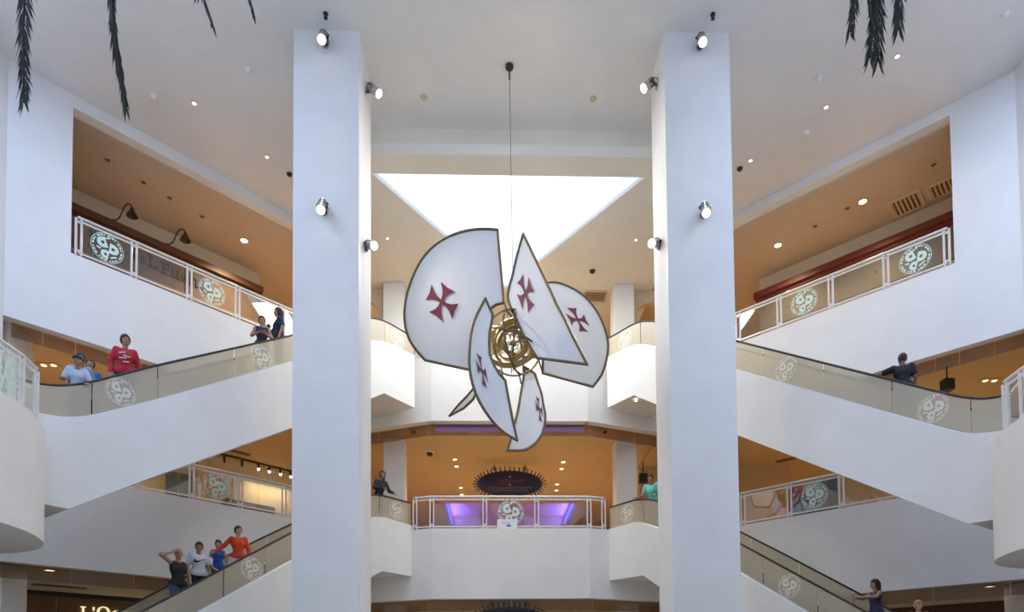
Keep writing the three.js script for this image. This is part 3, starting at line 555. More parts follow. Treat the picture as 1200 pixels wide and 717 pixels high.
// lowest storey, right: dark shop
{
  const D = 37.8, A = [9, D - 9], B = [23, D - 23], W = 14 * S2, fr = frameAt(P(A[0], 0, A[1]), P(B[0], 0, B[1]));
  const put = (u0, u1, y0, y1, d) => new THREE.BoxGeometry(K * (u1 - u0), K * (y1 - y0), d).translate(K * (u0 + u1) / 2, K * (y0 + y1) / 2 + EYE, d / 2).applyMatrix4(fr);
  const t = thing('storefront', 'dark shop front with a pale band under the right gallery', 'shop front', P(15, FLOOR, D - 15));
  part('fascia', put(0, W, 1.9, 2.47, 0.1), M.cornice, t); part('band', put(0, W, 1.3, 1.9, 0.14), std(0.42, 0.3, 0.24, 0.6), t); part('shop_window', put(0, W, FLOOR, 1.3, 0.05), M.paneClear, t);
}
// second storey, left: cream shop with track lights
{
  const D = 37.6, A = [-24, D - 24], B = [-5, D - 5], W = 19 * S2, fr = frameAt(P(A[0], 0, A[1]), P(B[0], 0, B[1]));
  const put = (u0, u1, y0, y1, d) => new THREE.BoxGeometry(K * (u1 - u0), K * (y1 - y0), d).translate(K * (u0 + u1) / 2, K * (y0 + y1) / 2 + EYE, d / 2).applyMatrix4(fr);
  struct('wall_left', wall(A, B, rect(0, W, 5.4, 9.1), 0.2), M.cream, 'cream shop wall behind the second storey railing, left');
  const t = thing('storefront', 'cream shop front with dark windows behind the left second storey railing', 'shop front', P(-11, 5.4, D - 11));
  const u = X => (X + 24) * S2;
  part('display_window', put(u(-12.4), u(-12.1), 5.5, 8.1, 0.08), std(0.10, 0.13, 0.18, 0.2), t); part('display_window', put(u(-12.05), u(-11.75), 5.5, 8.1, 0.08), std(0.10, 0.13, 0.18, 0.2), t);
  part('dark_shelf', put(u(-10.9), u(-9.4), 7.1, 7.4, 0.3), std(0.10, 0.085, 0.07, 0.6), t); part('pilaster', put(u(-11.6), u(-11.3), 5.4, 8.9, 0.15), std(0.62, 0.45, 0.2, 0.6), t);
  const k = thing('track_light', 'ceiling track with small glowing spotlights, left of the left column', 'track light', P(-9.6, 9.0, 27.2));
  part('track', bar(P(-11.6, 9.05, 25.2), P(-8.2, 9.05, 28.65), 0.05, 0.05), M.iron, k);
  for (const [x, z, on] of [[-10.6, 26.22, 0], [-10.1, 26.72, 0], [-9.61, 27.21, 1], [-9.28, 27.55, 1], [-8.93, 27.9, 1], [-8.6, 28.24, 1]]) {
    const p = P(x, 8.98, z), h = part('spot_head', rod(p, p.clone().add(V3(0.02, -0.16, 0.04)), 0.05, 0.035), M.iron, k);
    part('lens', new THREE.SphereGeometry(0.05, 12, 8).translate(p.x + 0.02, p.y - 0.17, p.z + 0.04), on ? M.lamp : M.iron, h);
    if (on) spot(p.clone().add(V3(0.02, -0.25, 0.04)), p.clone().add(V3(-0.9, -3, -0.9)), 28, 0.8);
  }
}
// second storey, right: brown wall, poster, brown cone
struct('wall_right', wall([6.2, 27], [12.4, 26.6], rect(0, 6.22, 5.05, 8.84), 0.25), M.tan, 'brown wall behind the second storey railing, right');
struct('wall_right', wall([12.5, 31], [22, 22], rect(0, 13.1, 5.05, 8.84), 0.25), M.cream, 'cream shop wall behind the second storey railing, right');
{
  const c = document.createElement('canvas'); c.width = 128; c.height = 160; const x = c.getContext('2d');
  x.fillStyle = '#53585f'; x.fillRect(0, 0, 128, 160); x.fillStyle = '#8d2a26'; x.beginPath(); x.moveTo(0, 0); x.lineTo(62, 0); x.lineTo(40, 48); x.lineTo(0, 62); x.fill();
  x.fillStyle = '#2c3f66'; x.beginPath(); x.moveTo(20, 160); x.lineTo(60, 110); x.lineTo(128, 128); x.lineTo(128, 160); x.fill(); x.fillStyle = '#3b3e44'; x.fillRect(100, 0, 28, 120);
  const m = new THREE.CanvasTexture(c); m.colorSpace = THREE.SRGBColorSpace;
  const a = P(10.05, 0, 21.6), b = P(11.1, 0, 20.55), fr = frameAt(a, b), t = thing('poster_stand', 'red and navy poster standing behind the right second storey railing', 'poster', P(10.6, 5.05, 21.1));
  const w = Math.hypot(a.x - b.x, a.z - b.z);
  part('print', new THREE.PlaneGeometry(w, 1.15).translate(w / 2, K * 5.05 + EYE + 0.62, 0.021).applyMatrix4(fr), new THREE.MeshStandardMaterial({ map: m, roughness: 0.5 }), t);
  part('board', new THREE.BoxGeometry(w + 0.06, 1.22, 0.04).translate(w / 2, K * 5.05 + EYE + 0.62, 0).applyMatrix4(fr), M.iron, t);
  part('foot', new THREE.BoxGeometry(w, 0.04, 0.4).translate(w / 2, K * 5.05 + EYE + 0.02, 0).applyMatrix4(fr), M.iron, t);
  const p = P(11.76, 5.05, 19.8), k = thing('cone_stand', 'brown cone on a stem behind the right second storey railing', 'lamp', p);  // brown cone-shaped object, given a stem and round base
  part('shade', new THREE.LatheGeometry([[0.05, 0.52], [0.12, 0.45], [0.28, 0.24]].map(([r, h]) => new THREE.Vector2(r, h)), 24).translate(p.x, p.y, p.z), std(0.30, 0.16, 0.09, 0.6, 0, { side: THREE.DoubleSide }), k);
  part('stem', rod(p, p.clone().add(V3(0, 0.4, 0)), 0.025), M.iron, k); part('base', rod(p, p.clone().add(V3(0, 0.03, 0)), 0.14), M.iron, k);
}
function speakerBox(X, Y, Z, w, h, label) {
  const p = P(X, Y, Z), t = thing('wall_speaker', label, 'speaker', p);
  part('cabinet', new THREE.BoxGeometry(w, h, 0.22).translate(p.x, p.y, p.z), M.dark, t);
  part('grille', new THREE.BoxGeometry(w * 0.86, h * 0.86, 0.02).translate(p.x, p.y, p.z + 0.115), M.rubber, t);
  part('bracket', rod(p.clone().add(V3(0, h / 2, 0)), p.clone().add(V3(0, h / 2 + 0.45, 0)), 0.02), M.iron, t);
}
speakerBox(13.03, 8.3, 18.1, 0.24, 0.28, 'black speaker hanging from the orange ceiling, right of the man in black');
speakerBox(6.0, 7.9, 25.5, 0.28, 0.3, 'black speaker hanging behind the person in the turquoise shirt');
// oval signs
function ovalSign(X, Y, Z, ceilY, label) {
  const p = P(X, Y, Z), t = thing('oval_sign', label, 'sign', p), a = 1.17, b = 0.46;
  const el = new THREE.Shape(); el.absellipse(0, 0, a, b, 0, Math.PI * 2);
  const board = part('board', new THREE.ExtrudeGeometry(el, { depth: 0.06, bevelEnabled: true, bevelSize: 0.015, bevelThickness: 0.015, bevelSegments: 2, curveSegments: 40 }).translate(p.x, p.y, p.z - 0.03), std(0.018, 0.02, 0.06, 0.4), t, 'dark blue oval board');
  const orn = []; const N = 44;
  for (let i = 0; i < N; i++) {
    const th = i / N * Math.PI * 2, q = V3(p.x + Math.cos(th) * (a + 0.02), p.y + Math.sin(th) * (b + 0.02), p.z), nrm = V3(Math.cos(th) / a, Math.sin(th) / b, 0).normalize();
    orn.push(rod(q, q.clone().addScaledVector(nrm, 0.13), 0.035, 0.012, 6)); const tip = q.clone().addScaledVector(nrm, 0.13); orn.push(new THREE.SphereGeometry(0.03, 6, 5).translate(tip.x, tip.y, tip.z).toNonIndexed());
  }
  part('ornament_border', orn, M.iron, t, 'dark spiked border');
  const c = document.createElement('canvas'); c.width = 512; c.height = 200; const x = c.getContext('2d'); x.clearRect(0, 0, 512, 200); let s2 = 5; const rr = () => (s2 = s2 * 16807 % 2147483647) / 2147483647;
  const row = (y, x0, x1, h, col) => { x.fillStyle = col; for (let u = x0; u < x1;) { const w = 5 + rr() * 9; x.fillRect(u, y + rr() * 3, w * 0.3, h); x.fillRect(u, y + rr() * h * 0.7, w, h * 0.28); u += w + 4; } };
  row(62, 140, 370, 16, 'rgba(170,90,70,.9)'); row(84, 150, 365, 14, 'rgba(170,90,70,.9)'); row(130, 60, 450, 18, 'rgba(150,130,120,.9)'); row(156, 100, 420, 16, 'rgba(150,130,120,.9)');
  x.fillStyle = 'rgba(200,190,160,.9)'; for (const y of [40, 112]) { x.beginPath(); x.arc(256, y, 8, 0, 7); x.fill(); }
  const m = new THREE.CanvasTexture(c); m.colorSpace = THREE.SRGBColorSpace;
  part('lettering', new THREE.PlaneGeometry(2.1, 0.82).translate(p.x, p.y, p.z + 0.055), new THREE.MeshStandardMaterial({ map: m, transparent: true, roughness: 0.6 }), t, 'rows of small gold and red lettering');
  for (const d of [-0.56, 0.56]) part('hanger', [rod(V3(p.x + d, p.y + b * 0.85, p.z), V3(p.x + d, K * ceilY + EYE, p.z), 0.014), new THREE.TorusGeometry(0.06, 0.015, 6, 14).translate(p.x + d, p.y + b + 0.1, p.z)], M.iron, t);
}
ovalSign(0.78, 8.13, 27, 8.94, 'dark blue oval sign with spiked border above the middle balcony');
ovalSign(0.62, 2.1, 23.6, 2.8, 'dark blue oval sign with spiked border under the middle balcony');
{
  const c = document.createElement('canvas'); c.width = 128; c.height = 56; const x = c.getContext('2d'); x.fillStyle = '#eceaf2'; x.fillRect(0, 0, 128, 56);
  x.fillStyle = '#d9a6ac'; x.fillRect(28, 22, 56, 7); x.fillStyle = '#c9cbd8'; x.fillRect(20, 10, 90, 4); x.fillStyle = '#4a57c0'; x.beginPath(); x.ellipse(74, 41, 16, 7, 0, 0, 7); x.fill();
  const m = new THREE.CanvasTexture(c); m.colorSpace = THREE.SRGBColorSpace; const p = P(0.545, 5.355, 22.365), t = thing('notice_board', 'white notice with pink and blue marks at the foot of the middle railing', 'notice', p);
  part('board', new THREE.BoxGeometry(0.6, 0.27, 0.015).translate(p.x, p.y, p.z), M.trim, t); part('print', new THREE.PlaneGeometry(0.59, 0.26).translate(p.x, p.y, p.z + 0.009), new THREE.MeshStandardMaterial({ map: m, roughness: 0.6 }), t);
}

// ---------------------------------------------------------------- hanging sculpture of sails around an armillary sphere
{
  const C = P(0.59, 8.42, 16.15), t = thing('sail_sculpture', 'hanging sculpture of white sails with red crosses around a gold ring sphere', 'sculpture', C);
  const sail = new THREE.MeshPhysicalMaterial({ color: lin(0.88, 0.87, 0.86), roughness: 0.7, transmission: 0.0, thickness: 0, side: THREE.DoubleSide, map: plasterTone });
  const cross = std(0.19, 0.012, 0.035, 0.55, 0, { side: THREE.DoubleSide });
  const S = {
    TL: { n: [-0.24, -0.12, 0.96], k: 0.22, A: [[-0.32, 2.47, 0.07], [-0.58, 2.51, 0.01], [-0.91, 2.52, -0.07], [-1.23, 2.48, -0.16], [-1.54, 2.38, -0.25], [-1.82, 2.20, -0.34], [-2.04, 1.96, -0.42], [-2.22, 1.65, -0.51], [-2.35, 1.32, -0.58], [-2.42, 0.95, -0.64], [-2.40, 0.61, -0.68], [-2.31, 0.34, -0.68], [-2.15, 0.10, -0.67], [-1.99, -0.09, -0.66]],
      B: [[-0.32, 2.47, 0.07], [-0.28, 2.04, 0.03], [-0.24, 1.58, -0.02], [-0.20, 1.09, -0.07], [-0.19, 0.91, -0.09], [-0.35, 0.88, -0.13], [-0.46, 0.82, -0.17], [-0.56, 0.69, -0.21], [-0.68, 0.37, -0.27], [-0.80, 0.02, -0.34], [-0.88, -0.25, -0.40], [-0.93, -0.41, -0.43]], c: [-1.53, 1.05, -0.40], u: [0.30, -0.24, 0.05], v: [0.14, 0.30, 0.07] },
    TR: { n: [-0.57, 0, 0.82], k: 0.1, A: [[0.25, 2.23, 0.29], [0.18, 1.99, 0.24], [0.10, 1.69, 0.19], [0.03, 1.38, 0.14], [-0.05, 1.10, 0.08], [-0.07, 0.92, 0.07], [-0.03, 0.75, 0.09], [0.07, 0.48, 0.17], [0.21, 0.09, 0.27], [0.37, -0.29, 0.38], [0.51, -0.59, 0.47]],
      B: [[0.25, 2.23, 0.29], [0.37, 1.91, 0.38], [0.51, 1.54, 0.47], [0.64, 1.17, 0.57], [0.78, 0.80, 0.66], [0.92, 0.39, 0.76], [1.07, 0.01, 0.87], [1.21, -0.39, 0.97], [1.34, -0.72, 1.05], [1.45, -1.02, 1.13]], c: [0.31, 0.86, 0.34], u: [0.11, -0.38, 0.08], v: [0.12, 0.14, 0.09] },
    R: { n: [0.29, 0.05, 0.96], k: 0.14, A: [[0.58, 1.64, -0.54], [0.61, 1.11, -0.52], [0.65, 0.60, -0.50], [0.66, 0.10, -0.48], [0.67, -0.45, -0.46]],
      B: [[0.58, 1.64, -0.54], [0.99, 1.74, -0.66], [1.35, 1.67, -0.77], [1.68, 1.50, -0.86], [1.95, 1.21, -0.93], [2.13, 0.85, -0.96], [2.23, 0.46, -0.97], [2.18, 0.03, -0.94], [2.07, -0.30, -0.89], [1.87, -0.60, -0.81]], c: [1.47, 0.88, -0.77], u: [0.22, 0.03, -0.07], v: [-0.14, 0.27, 0.03] },
    BL: { n: [0.45, 0.04, 0.89], k: 0.06, A: [[-0.61, 0.60, 0.67], [-0.73, 0.33, 0.74], [-0.84, 0.06, 0.81], [-0.93, -0.28, 0.87], [-0.96, -0.62, 0.91], [-0.97, -0.95, 0.92], [-0.92, -1.30, 0.92], [-0.81, -1.61, 0.88], [-0.66, -1.86, 0.82], [-0.45, -2.09, 0.72], [-0.22, -2.25, 0.61], [0.04, -2.35, 0.49]],
      B: [[-0.61, 0.60, 0.67], [-0.54, 0.43, 0.64], [-0.47, 0.28, 0.61], [-0.49, 0.11, 0.63], [-0.54, -0.13, 0.67], [-0.56, -0.38, 0.69], [-0.55, -0.64, 0.70], [-0.46, -0.86, 0.66], [-0.35, -1.02, 0.62], [-0.23, -1.12, 0.56], [-0.16, -1.50, 0.55], [-0.07, -1.92, 0.52], [0.04, -2.35, 0.49]], c: [-0.72, -1.04, 0.81], u: [0.10, -0.07, -0.05], v: [-0.06, 0.33, 0.01] },
    B: { n: [0.51, 0.09, 0.85], k: 0.12, A: [[0.26, -0.40, -0.30], [0.17, -0.81, -0.22], [0.09, -1.16, -0.14], [0.03, -1.50, -0.07], [-0.05, -1.87, 0.02], [-0.11, -2.16, 0.08], [-0.17, -2.45, 0.15]],
      B: [[0.46, -0.40, -0.40], [0.53, -0.71, -0.45], [0.59, -0.94, -0.46], [0.62, -1.22, -0.45], [0.66, -1.49, -0.45], [0.63, -1.74, -0.41], [0.55, -1.99, -0.33], [0.39, -2.22, -0.21], [0.19, -2.37, -0.08], [-0.17, -2.45, 0.15]], c: [0.51, -1.37, -0.37], u: [0.08, -0.05, -0.05], v: [-0.03, 0.28, -0.01] },
    F: { n: [-0.85, 0, 0.53], k: 0.04, A: [[-0.70, -0.70, -0.25], [-1.01, -0.88, -0.71], [-1.22, -0.93, -1.05], [-1.51, -1.01, -1.52]], B: [[-0.62, -0.86, -0.15], [-0.88, -1.04, -0.52], [-1.11, -1.10, -0.88], [-1.51, -1.01, -1.52]] },
  };
  const arr = a => V3(a[0], a[1], a[2]);
  const poly = (pts) => { const c = new THREE.CurvePath(); for (let i = 0; i + 1 < pts.length; i++) c.add(new THREE.LineCurve3(pts[i], pts[i + 1])); return c; };
  for (const key of ['F', 'R', 'TL', 'B', 'BL', 'TR']) {
    const q = S[key], n = arr(q.n).normalize(), fine = l => l.length > 4 ? new THREE.CatmullRomCurve3(l, false, 'centripetal').getPoints(l.length * 3) : l, A = fine(q.A.map(arr)), B = key === 'R' || key === 'B' ? fine(q.B.map(arr)) : q.B.map(arr), all = [...A, ...B], mid = all.reduce((s, p) => s.add(p), V3(0, 0, 0)).multiplyScalar(1 / all.length);
    let rad = 0; for (const p of all) rad = Math.max(rad, p.distanceTo(mid));
    const bulge = p => p.clone().addScaledVector(n, q.k * Math.max(0, 1 - (p.distanceTo(mid) / rad) ** 2));
    const ca = poly(A), cb = poly(B), NV = 26, NU = 14, pos = [], uvs = [], idx = [];
    for (let j = 0; j <= NV; j++) for (let i = 0; i <= NU; i++) { const a = ca.getPointAt(j / NV), b = cb.getPointAt(j / NV), p = bulge(a.lerp(b, i / NU)); pos.push(p.x, p.y, p.z); uvs.push(i / NU, j / NV); }
    for (let j = 0; j < NV; j++) for (let i = 0; i < NU; i++) { const a = j * (NU + 1) + i; idx.push(a, a + NU + 1, a + 1, a + 1, a + NU + 1, a + NU + 2); }
    const g = new THREE.BufferGeometry(); g.setAttribute('position', new THREE.Float32BufferAttribute(pos, 3)); g.setAttribute('uv', new THREE.Float32BufferAttribute(uvs, 2)); g.setIndex(idx); g.computeVertexNormals();
    const s = localPart('sail', g, sail, t, 'white sail panel');
    const ring = [...A, ...B.slice(1).reverse()].map(bulge); if (ring[0].distanceTo(ring[ring.length - 1]) < 0.02) ring.pop();
    const segs = []; for (let i = 0; i < ring.length; i++) { const a = ring[i], b = ring[(i + 1) % ring.length]; if (a.distanceTo(b) < 1e-3) continue; segs.push(rod(a, b, 0.03, 0.03, 8)); segs.push(new THREE.SphereGeometry(0.03, 8, 6).translate(a.x, a.y, a.z)); }
    localPart('sail_frame', segs, M.goldDark, s, 'bronze tube frame');
    if (q.c) {
      const c = arr(q.c), u = arr(q.u), v = arr(q.v), sh = new THREE.Shape(), arm = [];
      const ws = [[0.1, 0.1], [0.12, 0.35], [0.22, 0.62], [0.52, 1.0]];
      const quad = r => { const pts = []; for (const [w, l] of ws) pts.push([w, l]); pts.push([0, 0.93]); for (const [w, l] of ws.slice().reverse()) pts.push([-w, l]); return pts.map(([x, y]) => r === 0 ? [x, y] : r === 1 ? [-y, x] : r === 2 ? [-x, -y] : [y, -x]); };
      for (let r = 0; r < 4; r++) arm.push(...quad(r));
      sh.setFromPoints(arm.map(([x, y]) => new THREE.Vector2(x, y)));
      const cg = new THREE.ShapeGeometry(sh), pa = cg.attributes.position;
      for (let i = 0; i < pa.count; i++) { const p = bulge(c.clone().addScaledVector(u, pa.getX(i)).addScaledVector(v, pa.getY(i))).addScaledVector(n, 0.014); pa.setXYZ(i, p.x, p.y, p.z); }
      cg.computeVertexNormals(); localPart('cross_emblem', cg, cross, s, 'dark red flared cross');
    }
  }
  // armillary sphere
  const hub = new THREE.Group(); hub.name = 'armillary_sphere'; t.add(hub);
  const band = (r, w, th, rx, ry, rz, mat, name) => {
    const g = new THREE.LatheGeometry([[r - th, -w], [r, -w], [r, w], [r - th, w], [r - th, -w]].map(([a, b]) => new THREE.Vector2(a, b)), 56); g.rotateX(rx); g.rotateY(ry); g.rotateZ(rz);
    const m = shade(new THREE.Mesh(g, mat)); m.name = name; hub.add(m);
  };
  const H = Math.PI / 2;
  band(0.68, 0.05, 0.03, H + 0.35, 0.25, 0, M.gold, 'ring'); band(0.62, 0.07, 0.03, H - 0.3, -0.3, 0, M.gold, 'ring'); band(0.5, 0.06, 0.03, H + 0.55, 0.55, 0, M.gold, 'ring');
  band(0.4, 0.07, 0.03, H - 0.1, -0.55, 0, M.gold, 'ring'); band(0.27, 0.06, 0.03, H + 0.15, 0.35, 0, M.gold, 'ring'); band(0.66, 0.02, 0.02, 0.15, 0, -0.35, M.goldDark, 'ring'); band(0.65, 0.02, 0.02, H, 1.2, 0.1, M.goldDark, 'ring');
  const sp = []; for (let i = 0; i < 5; i++) { const a = i * 1.25 + 0.3, b = 0.4 + 0.35 * i; const d = V3(Math.cos(a) * Math.cos(b), Math.sin(a), Math.cos(a) * Math.sin(b)).normalize().multiplyScalar(0.63); sp.push(rod(d, d.clone().multiplyScalar(-1), 0.012, 0.012, 6)); }
  const m = shade(new THREE.Mesh(mergeGeometries(sp), M.goldDark)); m.name = 'spokes'; hub.add(m);
  const core = shade(new THREE.Mesh(new THREE.SphereGeometry(0.07, 20, 14), M.gold)); core.name = 'core_ball'; hub.add(core);
  const braces = [[[-0.12, 0.62, 0.02], [-0.19, 0.95, -0.09]], [[0.3, 0.5, 0.25], [0.07, 0.48, 0.17]], [[-0.5, 0.1, 0.35], [-0.5, 0.1, 0.62]], [[0.5, -0.35, 0.2], [0.67, -0.45, -0.46]], [[0.1, -0.63, 0], [0.17, -0.81, -0.22]], [[-0.3, -0.5, -0.2], [-0.68, -0.72, -0.25]], [[-0.3, -0.5, 0.3], [-0.25, -1.1, 0.56]], [[0.4, -0.4, 0.3], [0.51, -0.59, 0.47]]];
  for (const [a, b] of braces) localPart('brace', rod(arr(a), arr(b), 0.018), M.goldDark, t);
  localPart('cable', rod(V3(0, 0.6, 0), V3(-0.04, 6.32, 0), 0.006), M.iron, t, 'thin steel hanging cable');
  localPart('ceiling_rose', [new THREE.CylinderGeometry(0.09, 0.09, 0.05, 20).translate(-0.04, 6.29, 0), rod(V3(-0.04, 6.27, 0), V3(-0.04, 6.0, 0), 0.02)], M.iron, t);
}

// ---------------------------------------------------------------- palms
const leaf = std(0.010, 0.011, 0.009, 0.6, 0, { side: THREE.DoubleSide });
function frond(pts, spread, leafLen, n) {                       // arching rib with leaflets on both sides
  const c = new THREE.CatmullRomCurve3(pts), gs = [new THREE.TubeGeometry(c, 40, 0.012, 5)], pos = [], idx = [];
  for (let i = 0; i < n; i++) {
    const f = 0.12 + 0.88 * i / (n - 1), p = c.getPointAt(f), d = c.getTangentAt(f), up = V3(0, 1, 0);
    let s = new THREE.Vector3().crossVectors(d, up); if (s.length() < 0.25) s.set(1, 0, 0.3); s.normalize();
    for (const k of [-1, 1]) {
      const len = leafLen * (0.55 + 0.45 * Math.sin(Math.PI * Math.min(1, f * 0.9 + 0.1))) * (0.8 + 0.4 * rnd()), sp = spread * (0.7 + 0.6 * rnd());
      const dir = d.clone().multiplyScalar(Math.cos(sp)).addScaledVector(s, k * Math.sin(sp)).add(V3((rnd() - 0.5) * 0.15, -0.35, (rnd() - 0.5) * 0.15)).normalize();
      const w = new THREE.Vector3().crossVectors(dir, V3(rnd() - 0.5, 0.2, 1)).normalize()  .multiplyScalar(0.011), m = p.clone().addScaledVector(dir, len * 0.45), e = p.clone().addScaledVector(dir, len).add(V3(0, -len * 0.12, 0)), b = pos.length / 3;
      for (const q of [p, m.clone().add(w), m.clone().sub(w), e]) pos.push(q.x, q.y, q.z);
      idx.push(b, b + 1, b + 2, b + 1, b + 3, b + 2);
    }
  }
  const g = new THREE.BufferGeometry(); g.setAttribute('position', new THREE.Float32BufferAttribute(pos, 3)); g.setAttribute('uv', new THREE.Float32BufferAttribute(new Float32Array(pos.length / 3 * 2), 2)); g.setIndex(idx); g.computeVertexNormals();
  gs.push(g); return gs;
}
function palm(label, base, crownY, tips, others) {
  const t = thing('palm_tree', label, 'palm', V3(base.x, K * FLOOR + EYE, base.z)), crown = V3(base.x, crownY, base.z);
  const prof = []; for (let i = 0; i <= 40; i++) prof.push(new THREE.Vector2(0.16 + 0.05 * Math.pow(1 - i / 40, 3) + (i % 2) * 0.015, (crownY - K * FLOOR - EYE) * i / 40));
  localPart('trunk', new THREE.LatheGeometry(prof, 16), std(0.12, 0.08, 0.05, 0.9), t);
  for (const [top, tip, sp, ll] of tips) {
    const mid = crown.clone().lerp(top, 0.55).add(V3(0, 1.0, 0)), q = top.clone().lerp(tip, 0.5).add(V3((rnd() - 0.5) * 0.03, 0, 0));
    part('frond', frond([crown, crown.clone().lerp(mid, 0.5).add(V3(0, 0.35, 0)), mid, mid.clone().lerp(top, 0.6).add(V3(0, 0.25, 0)), top, q, tip], sp, ll, 150), leaf, t, 'drooping dark palm frond');
  }
  for (const [az, el] of others) {
    const d = V3(Math.cos(az), 0, Math.sin(az)), pts = [0, 0.25, 0.5, 0.75, 1].map(f => crown.clone().addScaledVector(d, 2.4 * f).add(V3(0, el * f * 2.2 - 1.6 * f * f, 0)));
    part('frond', frond(pts, 0.6, 0.4, 60), leaf, t);
  }
}
const W3 = (x, y, z) => V3(x, y + EYE, -z);
palm('tall palm whose drooping dark fronds hang in front of the left wall', V3(-6.3, 0, -4.6), 8.6 + EYE - 1.0,
  [[W3(-4.69, 7.25, 6.5), W3(-4.63, 5.80, 6.5), 0.6, 0.30], [W3(-3.86, 7.25, 6.5), W3(-3.63, 5.78, 6.5), 0.32, 0.26], [W3(-2.95, 7.25, 6.5), W3(-2.79, 6.68, 6.5), 0.75, 0.24], [W3(-2.52, 7.25, 6.5), W3(-2.38, 6.80, 6.5), 0.8, 0.22]],
  [[2.2, 1.3], [2.8, 1.2], [3.5, 1.3], [1.6, 1.4], [1.0, 1.5]]);
palm('tall palm whose drooping dark fronds hang in front of the ceiling, right', V3(6.6, 0, -4.6), 8.7 + EYE - 1.0,
  [[W3(3.86, 7.35, 6.5), W3(3.77, 6.72, 6.5), 0.42, 0.25], [W3(3.95, 7.35, 6.45), W3(3.97, 6.82, 6.45), 0.14, 0.2], [W3(4.14, 7.4, 6.5), W3(3.97, 6.44, 6.5), 0.42, 0.3], [W3(4.19, 7.4, 6.6), W3(4.12, 6.5, 6.6), 0.42, 0.3], [W3(4.22, 7.4, 6.4), W3(4.22, 6.65, 6.4), 0.42, 0.3]],
  [[1.0, 1.3], [0.3, 1.2], [-0.3, 1.3], [1.6, 1.4], [2.2, 1.5]]);

// ---------------------------------------------------------------- people
function cap(p, a, b, ra, rb) {                                 // distance to a tapered capsule
  const bx = b[0] - a[0], by = b[1] - a[1], bz = b[2] - a[2], px = p[0] - a[0], py = p[1] - a[1], pz = p[2] - a[2], bb = bx * bx + by * by + bz * bz;
  const h = bb > 0 ? Math.max(0, Math.min(1, (px * bx + py * by + pz * bz) / bb)) : 0, x = px - bx * h, y = py - by * h, z = pz - bz * h;
  return Math.sqrt(x * x + y * y + z * z) - (ra + (rb - ra) * h);
}
function smin(a, b, k) { const h = Math.max(0, k - Math.abs(a - b)) / k; return Math.min(a, b) - h * h * k * 0.25; }
function surface(dist, c, half, res) {                          // mesh of a distance field inside a cube
  const mc = new MarchingCubes(res, new THREE.MeshBasicMaterial(), false, false, 60000); mc.isolation = 0;
  const hs = res / 2, p = [0, 0, 0];
  for (let z = 0; z < res; z++) for (let y = 0; y < res; y++) for (let x = 0; x < res; x++) {
    p[0] = c[0] + (x - hs) / hs * half; p[1] = c[1] + (y - hs) / hs * half; p[2] = c[2] + (z - hs) / hs * half;
    mc.field[(z * res + y) * res + x] = -dist(p);
  }
  mc.update();
  const n = mc.count, g = new THREE.BufferGeometry(), pos = mc.positionArray.slice(0, n * 3);
  for (let i = 0; i < n * 3; i++) pos[i] = c[i % 3] + pos[i] * half;
  g.setAttribute('position', new THREE.BufferAttribute(pos, 3));
  const m = mergeVertices(g, 1e-4); m.computeVertexNormals(); return m;
}
const bones = (list, k) => p => { let d = 1e9; for (const [a, b, ra, rb] of list) d = smin(d, cap(p, a, b, ra, rb), k); return d; };
function handBones(w, dir, side, curl) {                        // palm and five bent fingers from the wrist w along dir
  const d = V3(...dir).normalize(), up = Math.abs(d.y) > 0.9 ? V3(0, 0, 1) : V3(0, 1, 0), s = new THREE.Vector3().crossVectors(d, up).normalize().multiplyScalar(side), n = new THREE.Vector3().crossVectors(s, d).normalize();
  const at = (f, x, y) => { const q = V3(...w).addScaledVector(d, f).addScaledVector(s, x).addScaledVector(n, y); return [q.x, q.y, q.z]; };
  const L = [[at(0.0, 0, 0), at(0.07, 0.018, 0), 0.024, 0.02], [at(0.0, 0, 0), at(0.07, -0.02, 0), 0.024, 0.02]];
  [[0.030, 0.062], [0.010, 0.072], [-0.011, 0.066], [-0.030, 0.052]].forEach(([x, l]) => { L.push([at(0.075, x, 0), at(0.075 + l * 0.55, x * 1.15, -curl * 0.012), 0.0095, 0.009]); L.push([at(0.075 + l * 0.55, x * 1.15, -curl * 0.012), at(0.075 + l, x * 1.15, -curl * 0.04), 0.009, 0.0075]); });
  L.push([at(0.02, 0.026, 0), at(0.052, 0.055, -0.01), 0.013, 0.011]); L.push([at(0.052, 0.055, -0.01), at(0.082, 0.062, -0.02), 0.011, 0.009]);
  return L;
}
const SKIN = { light: std(0.50, 0.29, 0.20, 0.6), tan: std(0.36, 0.19, 0.12, 0.6), brown: std(0.20, 0.10, 0.06, 0.6) };
const eyeMat = std(0.02, 0.015, 0.012, 0.3), lipMat = std(0.30, 0.10, 0.08, 0.5);
